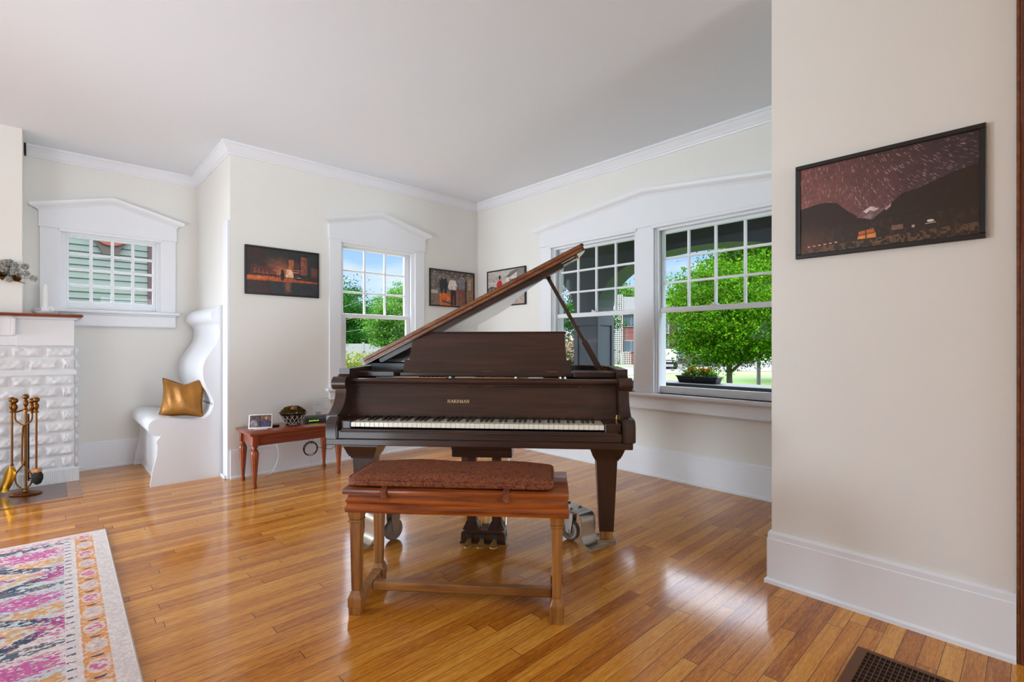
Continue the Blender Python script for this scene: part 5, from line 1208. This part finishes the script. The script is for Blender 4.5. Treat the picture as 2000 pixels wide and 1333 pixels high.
# flower box on the parapet
fb_ = thing('flower_box', 'black plastic flower box standing on the porch parapet', 'planter', (6.09, 2.96, zr+.04))
bm = NB(); A = [(-.07, -.24), (.07, -.24), (.07, .24), (-.07, .24)]
L0 = [bm.verts.new((x, y, 0)) for x, y in A]; L1 = [bm.verts.new((x*1.25, y*1.14, .085)) for x, y in A]; bm.faces.new(L0[::-1])
for i in range(4): bm.faces.new((L0[i], L0[(i+1) % 4], L1[(i+1) % 4], L1[i]))
bm.faces.new(L1); obj('box', bm, BPLAST, fb_)
bm = NB(); bx(bm, -.095, .095, -.285, .285, .075, .09, .004); obj('rim', bm, BPLAST, fb_)
pl = thing('orange_flowers', 'orange and yellow flowers growing in the black flower box', 'flowers', (6.09, 2.96, zr+.13))
P_ = np.stack([rng.normal(size=700)*.04, rng.uniform(-.22, .22, 700), np.abs(rng.normal(size=700))*.045-.02], 1); quads('leaves', leaves(P_, .03), LTLEAF, pl)
for k in range(14):
    c = np.array([rng.normal()*.03, rng.uniform(-.13, .15), .05+rng.random()*.06]); d_ = rng.normal(size=(46, 3)); d_ /= np.linalg.norm(d_, axis=1)[:, None]; d_[:, 2] *= .6
    quads('flower_head', leaves(c+d_*.022, .02), FLOWER, pl)
# trees
def tree(name, label, base, h0, crown, n, ncl, spread, lsize, mat, trunk=.08, fork=True, group=None, shell=.45):
    t = thing(name, label, 'tree', base, 0, group); c = Vector(crown[0]); rad = crown[1]
    bm = NB(); r = random.Random(hash(label) % 999 if False else len(label))
    tube(bm, [(0, 0, 0), (trunk*.3, 0, h0*.6), (0, 0, h0), (c.x*.6, c.y*.6, c.z)], [trunk*1.2, trunk, trunk*.85, trunk*.3], 8)
    for k in range(7):
        a = k*2.4+r.random(); e = c+Vector((math.cos(a)*rad[0]*.7, math.sin(a)*rad[1]*.7, rad[2]*(r.random()*1.1-.6)))
        s = Vector((0, 0, h0*(.8+.3*r.random()))); tube(bm, [s, s.lerp(e, .5)+Vector((0, 0, .08*rad[2])), e], [trunk*.55, trunk*.35, trunk*.1], 6)
    obj('trunk', bm, BARK, t, smooth=60)
    quads('crown', leaves(crown_points(c, rad, n, ncl, spread, shell), lsize), mat, t); return t
TG = 'street trees outside the windows'
tree('maple_tree', 'young bright green maple tree on the lawn beyond the flower box', (12.05, 5.10, ZG), 1.25, ((0, 0, 2.4), (1.5, 1.5, 1.38)), 50000, 220, .20, .05, MAPLE, .075, group=TG)
tree('maple_tree', 'larger bright maple standing behind the young lawn maple', (17.6, 5.6, ZG), 2, ((0, 0, 4.1), (2.6, 2.7, 2.4)), 46000, 190, .36, .085, MAPLE, .16, group=TG)
tree('street_tree', 'dark leafy tree at the right window edge behind the maples', (26, 8.2, ZG), 2, ((0, 0, 3.6), (3.0, 3.6, 2.9)), 18000, 120, .55, .17, DKLEAF, .2, group=TG)
tree('street_tree', 'distant tree seen left of the maple above the roof', (66.0, 34.6, ZG), 3, ((0, 0, 6.1), (5.2, 5.2, 3.2)), 12000, 90, .8, .34, MAPLE, .3, group=TG)
tree('street_tree', 'green tree left of the porch column with pink blossom below', (12.2, 10.9, ZG), 1.0, ((0, 0, 2.9), (2.0, 2.0, 2.5)), 36000, 150, .24, .065, DKLEAF, .1, group=TG)
tree('street_tree', 'distant tree behind the block screen building', (49.6, 35.6, ZG), 3, ((0, 0, 6.6), (3.2, 3.2, 2.5)), 10000, 80, .6, .36, LTLEAF, .3, group=TG)
tree('street_tree', 'tall dark tree at the left side of the back window', (11.2, 26.2, ZG), 2.2, ((0, 0, 3.5), (2.0, 2.0, 1.95)), 30000, 130, .34, .085, DKLEAF, .18, group=TG)
tree('street_tree', 'light green tree at the right side of the back window', (8.35, 14.4, ZG), 1.7, ((0, 0, 2.5), (1.0, 1.0, 1.0)), 22000, 110, .16, .05, LTLEAF, .09, group=TG)
tree('street_tree', 'thin tall light tree rising beside the back window pole', (10.3, 17.5, ZG), 2.5, ((0, 0, 3.4), (.6, .6, 1.05)), 3600, 60, .14, .055, LTLEAF, .07, group=TG)
tree('street_tree', 'distant dark rounded tree behind the overhead wires outside the back window', (19.5, 38, ZG), 3, ((0, 0, 3.2), (4.0, 4.0, 2.2)), 16000, 110, .6, .2, DKLEAF, .2, group=TG)
o = thing('blossom_shrub', 'pale pink blossoming shrub beside the porch column', 'shrub', (10.2, 8.3, ZG))
quads('foliage', leaves(crown_points((0, 0, 1.1), (.9, .9, .9), 5000, 60, .18, .4), .07), PINKF, o)
bm = NB(); tube(bm, [(0, 0, 0), (0, 0, .6), (.2, .1, 1.2)], [.04, .03, .01], 6); obj('stem', bm, BARK, o)
def hedge(label, p, q_, w, h, n):
    P = rng.random((n, 1)); base = np.array(p)+(np.array(q_)-np.array(p))*P; off = rng.normal(size=(n, 3))*np.array([w, w, 0]); off[:, 2] = h*rng.random(n)**.7*(.85+.3*np.sin(P[:, 0]*23))
    return tag(quads('hedge', leaves(base+off, .075), HEDGE), label, 'hedge')
hedge('low yellow green hedge below the back window', (7.2, 17.8, ZG), (9.3, 16.6, ZG), .25, 1.3, 6000)
o = thing('white_fence', 'white board fence behind the dark tree outside the back window', 'fence', (0, 0, ZG))
bm = NB(); a, b = Vector((12.4, 36, 0)), Vector((18, 31.6, 0)); d_ = (b-a).normalized()
for k in range(5): p = a+d_*1.7*k; tube(bm, [p, p+Vector((0, 0, 1.95))], .07, 6)
obj('posts', bm, WHITEP, o)
bm = NB(); nv = Vector((-d_.y, d_.x, 0))*.02; vs_ = [(p+s*nv+Vector((0, 0, z))) for p in (a, b) for s in (-1, 1) for z in (.05, 1.85)]; g = [bm.verts.new(v) for v in vs_]
for f in ((0, 1, 5, 4), (2, 3, 7, 6), (0, 1, 3, 2), (4, 5, 7, 6), (1, 3, 7, 5), (0, 2, 6, 4)): bm.faces.new([g[i] for i in f])
obj('boards', bm, WHITEP, o)
up = thing('utility_pole', 'leaning pale utility pole seen through the back window', 'pole', (11.62, 19.3, ZG))
bm = NB(); tube(bm, [(0, 0, 0), (-.18, .11, 4.15)], [.075, .06], 10); obj('pole', bm, POLE, up, smooth=60)
for k, (z0, z1, z2) in enumerate(((3.3, 2.7, 2.4), (2.65, 2.35, 2.0), (2.2, 1.9, 1.55))):
    bm = NB(); e = Vector((11.36, 19.46, z0-.2*k+.35)); s = Vector((8.2, 22.5, z2)); mid = e.lerp(s, .5)-Vector((0, 0, .10)); tube(bm, smooth_path([e, mid, s, Vector((5.5, 25, z2+.1))], 5), .006, 5)
    tag(obj('power_line', bm, WHITEP), ['topmost overhead wire crossing the back window view', 'middle overhead wire crossing the back window view', 'lowest overhead wire crossing the back window view'][k], 'wire', 'overhead wires')
# block screen and brick flats across the street
bs = thing('brick_building', 'red brick flats with a white block screen beyond the porch column', 'building', (0, 0, ZG))
def face(c0, c1): a, b = Vector((*c0, 0)), Vector((*c1, 0)); d = (b-a); return a, d.normalized(), d.length
a, d_, l = face((36.2, 26.5), (39.6, 23.2)); nv = Vector((d_.y, -d_.x, 0)) if (d_.y*-1) < 0 else Vector((-d_.y, d_.x, 0))
if nv.dot(Vector((-1, -1, 0))) < 0: nv = -nv
FMx = Matrix((( d_.x, -nv.x, 0, a.x), (d_.y, -nv.y, 0, a.y), (0, 0, 1, 0), (0, 0, 0, 1)))     # x along facade, y into the building
bm = NB(); bx(bm, .0, l, .6, 3, 0, 4.7, 0, FMx); obj('wall', bm, BRICK, bs)
bm = NB(); bx(bm, .0, .55, .1, .6, 0, 5.6, 0, FMx); obj('pier', bm, BRICK, bs)
bm = NB(); sx0, sw = .62, 1.12; nx, nz = 6, 34; cw, chh = sw/nx, 6.2/nz
for i in range(nx+1): bx(bm, sx0+i*cw-.045, sx0+i*cw+.045, .2, .4, .05, 6.25, 0, FMx)
for j in range(nz+1): bx(bm, sx0-.045, sx0+sw+.045, .21, .39, .05+j*chh-.04, .05+j*chh+.04, 0, FMx)
obj('block_screen', bm, BLOCK, bs)
bm = NB(); bx(bm, sx0, sx0+sw, .5, .55, 0, 6.2, 0, FMx); obj('screen_void', bm, WINDK, bs)
bm = NB()
for i in range(5): bx(bm, sx0+.9+i*.2-.03, sx0+.9+i*.2+.03, -.5, -.35, 0, 1.2-.12*abs(i-2), 0, FMx)
for j in range(7): bx(bm, sx0+.87, sx0+1.75, -.49, -.36, j*.18, j*.18+.06, 0, FMx)
obj('low_block_screen', bm, BLOCK, bs)
for z in (1.15, 3.4):
    bm = NB(); bx(bm, 1.95, 3.2, .52, .62, z, z+1.05, 0, FMx); w_ = obj('window', bm, WHITEP, bs); bm = NB(); bx(bm, 2.0, 2.55, .5, .56, z+.06, z+.98, 0, FMx); bx(bm, 2.6, 3.15, .5, .56, z+.06, z+.98, 0, FMx); obj('pane', bm, WINDK, w_)
bm = NB(); bx(bm, 1.8, 4.6, .3, 2, 4.75, 6.1, 0, FMx); bx(bm, 1.75, 4.6, .2, 2.1, 4.6, 4.75, 0, FMx); obj('roof_unit', bm, WHITEP, bs)
ab = thing('apartment_block', 'dark brown brick apartment block behind the young maple', 'building', (41.4, 24.2, ZG), math.radians(-43.3))
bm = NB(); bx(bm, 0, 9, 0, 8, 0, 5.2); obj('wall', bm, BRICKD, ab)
bm = NB(); bx(bm, -.3, 9.3, -.4, 8.4, 5.2, 5.5); obj('roof', bm, WHITEP, ab)
for x in (.35, 1.9):
    for z in (.5, 2.8): bm = NB(); bx(bm, x, x+.75, -.06, .05, z, z+1.9); w_ = obj('window', bm, WHITEP, ab); bm = NB(); bx(bm, x+.12, x+.63, -.08, 0, z+.15, z+1.75); obj('pane', bm, WINDK, w_)
bm = NB(); bx(bm, 36.2, 41, 18.4, 18.7, ZG, ZG+.62); tag(obj('low_wall', bm, CONC), 'low pale concrete wall behind the parked car', 'wall')
# parked dark car
car = thing('car', 'black car parked on the street beyond the lawn', 'car', (34.2, 19.3, ZG+.02), math.radians(26.7+180))
bm = NB(); prof = [(-2.2, .35), (2.15, .35), (2.25, .6), (2.1, .86), (1.3, .98), (.75, 1.42), (-1.1, 1.45), (-1.8, 1.05), (-2.25, .95), (-2.28, .5)]; prism(bm, prof, 1, -.85, .85); bmesh.ops.bevel(bm, geom=bm.edges[:], offset=.08, segments=2, affect='EDGES'); obj('body', bm, CARP, car, smooth=40)
bm = NB(); prism(bm, [(1.15, .99), (.7, 1.36), (-1.05, 1.38), (-1.6, 1.05)], 1, -.862, .862); obj('side_glass', bm, WINDK, car)
for x in (-1.35, 1.4):
    for s in (-1, 1):
        R_ = Matrix.Translation((x, s*.76, .33)) @ Matrix.Rotation(PI/2, 4, 'X'); bm = NB(); lathe(bm, [(.2, -.11), (.33, -.11), (.33, .11), (.2, .11)], R_, 24); w_ = obj('wheel', bm, BPLAST, car, smooth=40)
        bm = NB(); lathe(bm, [(0, -.12), (.2, -.10), (.21, -.10), (.21, .10), (.2, .10), (0, .12)], R_, 12); obj('rim', bm, ALLOY, w_)
o = thing('lawn_post', 'grey weathered post on the lawn right of the maple trunk', 'post', (21.0, 7.7, ZG)); bm = NB(); tube(bm, [(0, 0, 0), (0, 0, 1.7)], .075, 12); obj('post', bm, POLE, o, smooth=60); bm = NB(); bx(bm, -.09, .09, -.09, .09, 1.7, 1.74, .01); obj('cap', bm, POLE, o)
# neighbour's clapboard wall behind the alcove window
nh = thing('neighbor_house', 'pale teal clapboard wall of the neighbouring house', 'building', (.6, 8.2, 0))
bm = NB(); z = .2
while z < 4.6:
    prism(bm, [(-.002, z), (-.009, z+.003), (-.002, z+.088), (.05, z+.088), (.05, z)], 0, -2.4, .40); z += .084
obj('clapboards', bm, SIDING, nh)
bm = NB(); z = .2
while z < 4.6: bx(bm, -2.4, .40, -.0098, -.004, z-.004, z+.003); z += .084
obj('lap_shade_strips', bm, SIDINGK, nh)  # near-black strips colour in the shade under each lap
bm = NB(); bx(bm, .385, .46, -.03, .06, 0, 4.6, .003); obj('corner_board', bm, MAROON, nh)
bm = NB(); prism(bm, [(-.08, 2.285), (.09, 2.285), (.075, 2.33), (.25, 2.62), (.25, 2.95), (-.26, 2.95), (-.26, 2.62), (-.10, 2.33)], 1, -.045, -.01); md_ = obj('bracket_trim', bm, TAUPE, nh)
RM = Matrix.Translation((0, -.045, 2.60)) @ Matrix.Rotation(PI/2, 4, 'X')
bm = NB(); lathe(bm, [(.12, 0), (.20, 0), (.20, .02), (.12, .02)], RM, 40); obj('ring', bm, RUST, md_); bm = NB(); lathe(bm, [(0, 0), (.125, 0), (.125, .012), (0, .012)], RM, 32); obj('disc', bm, CREAM, md_)
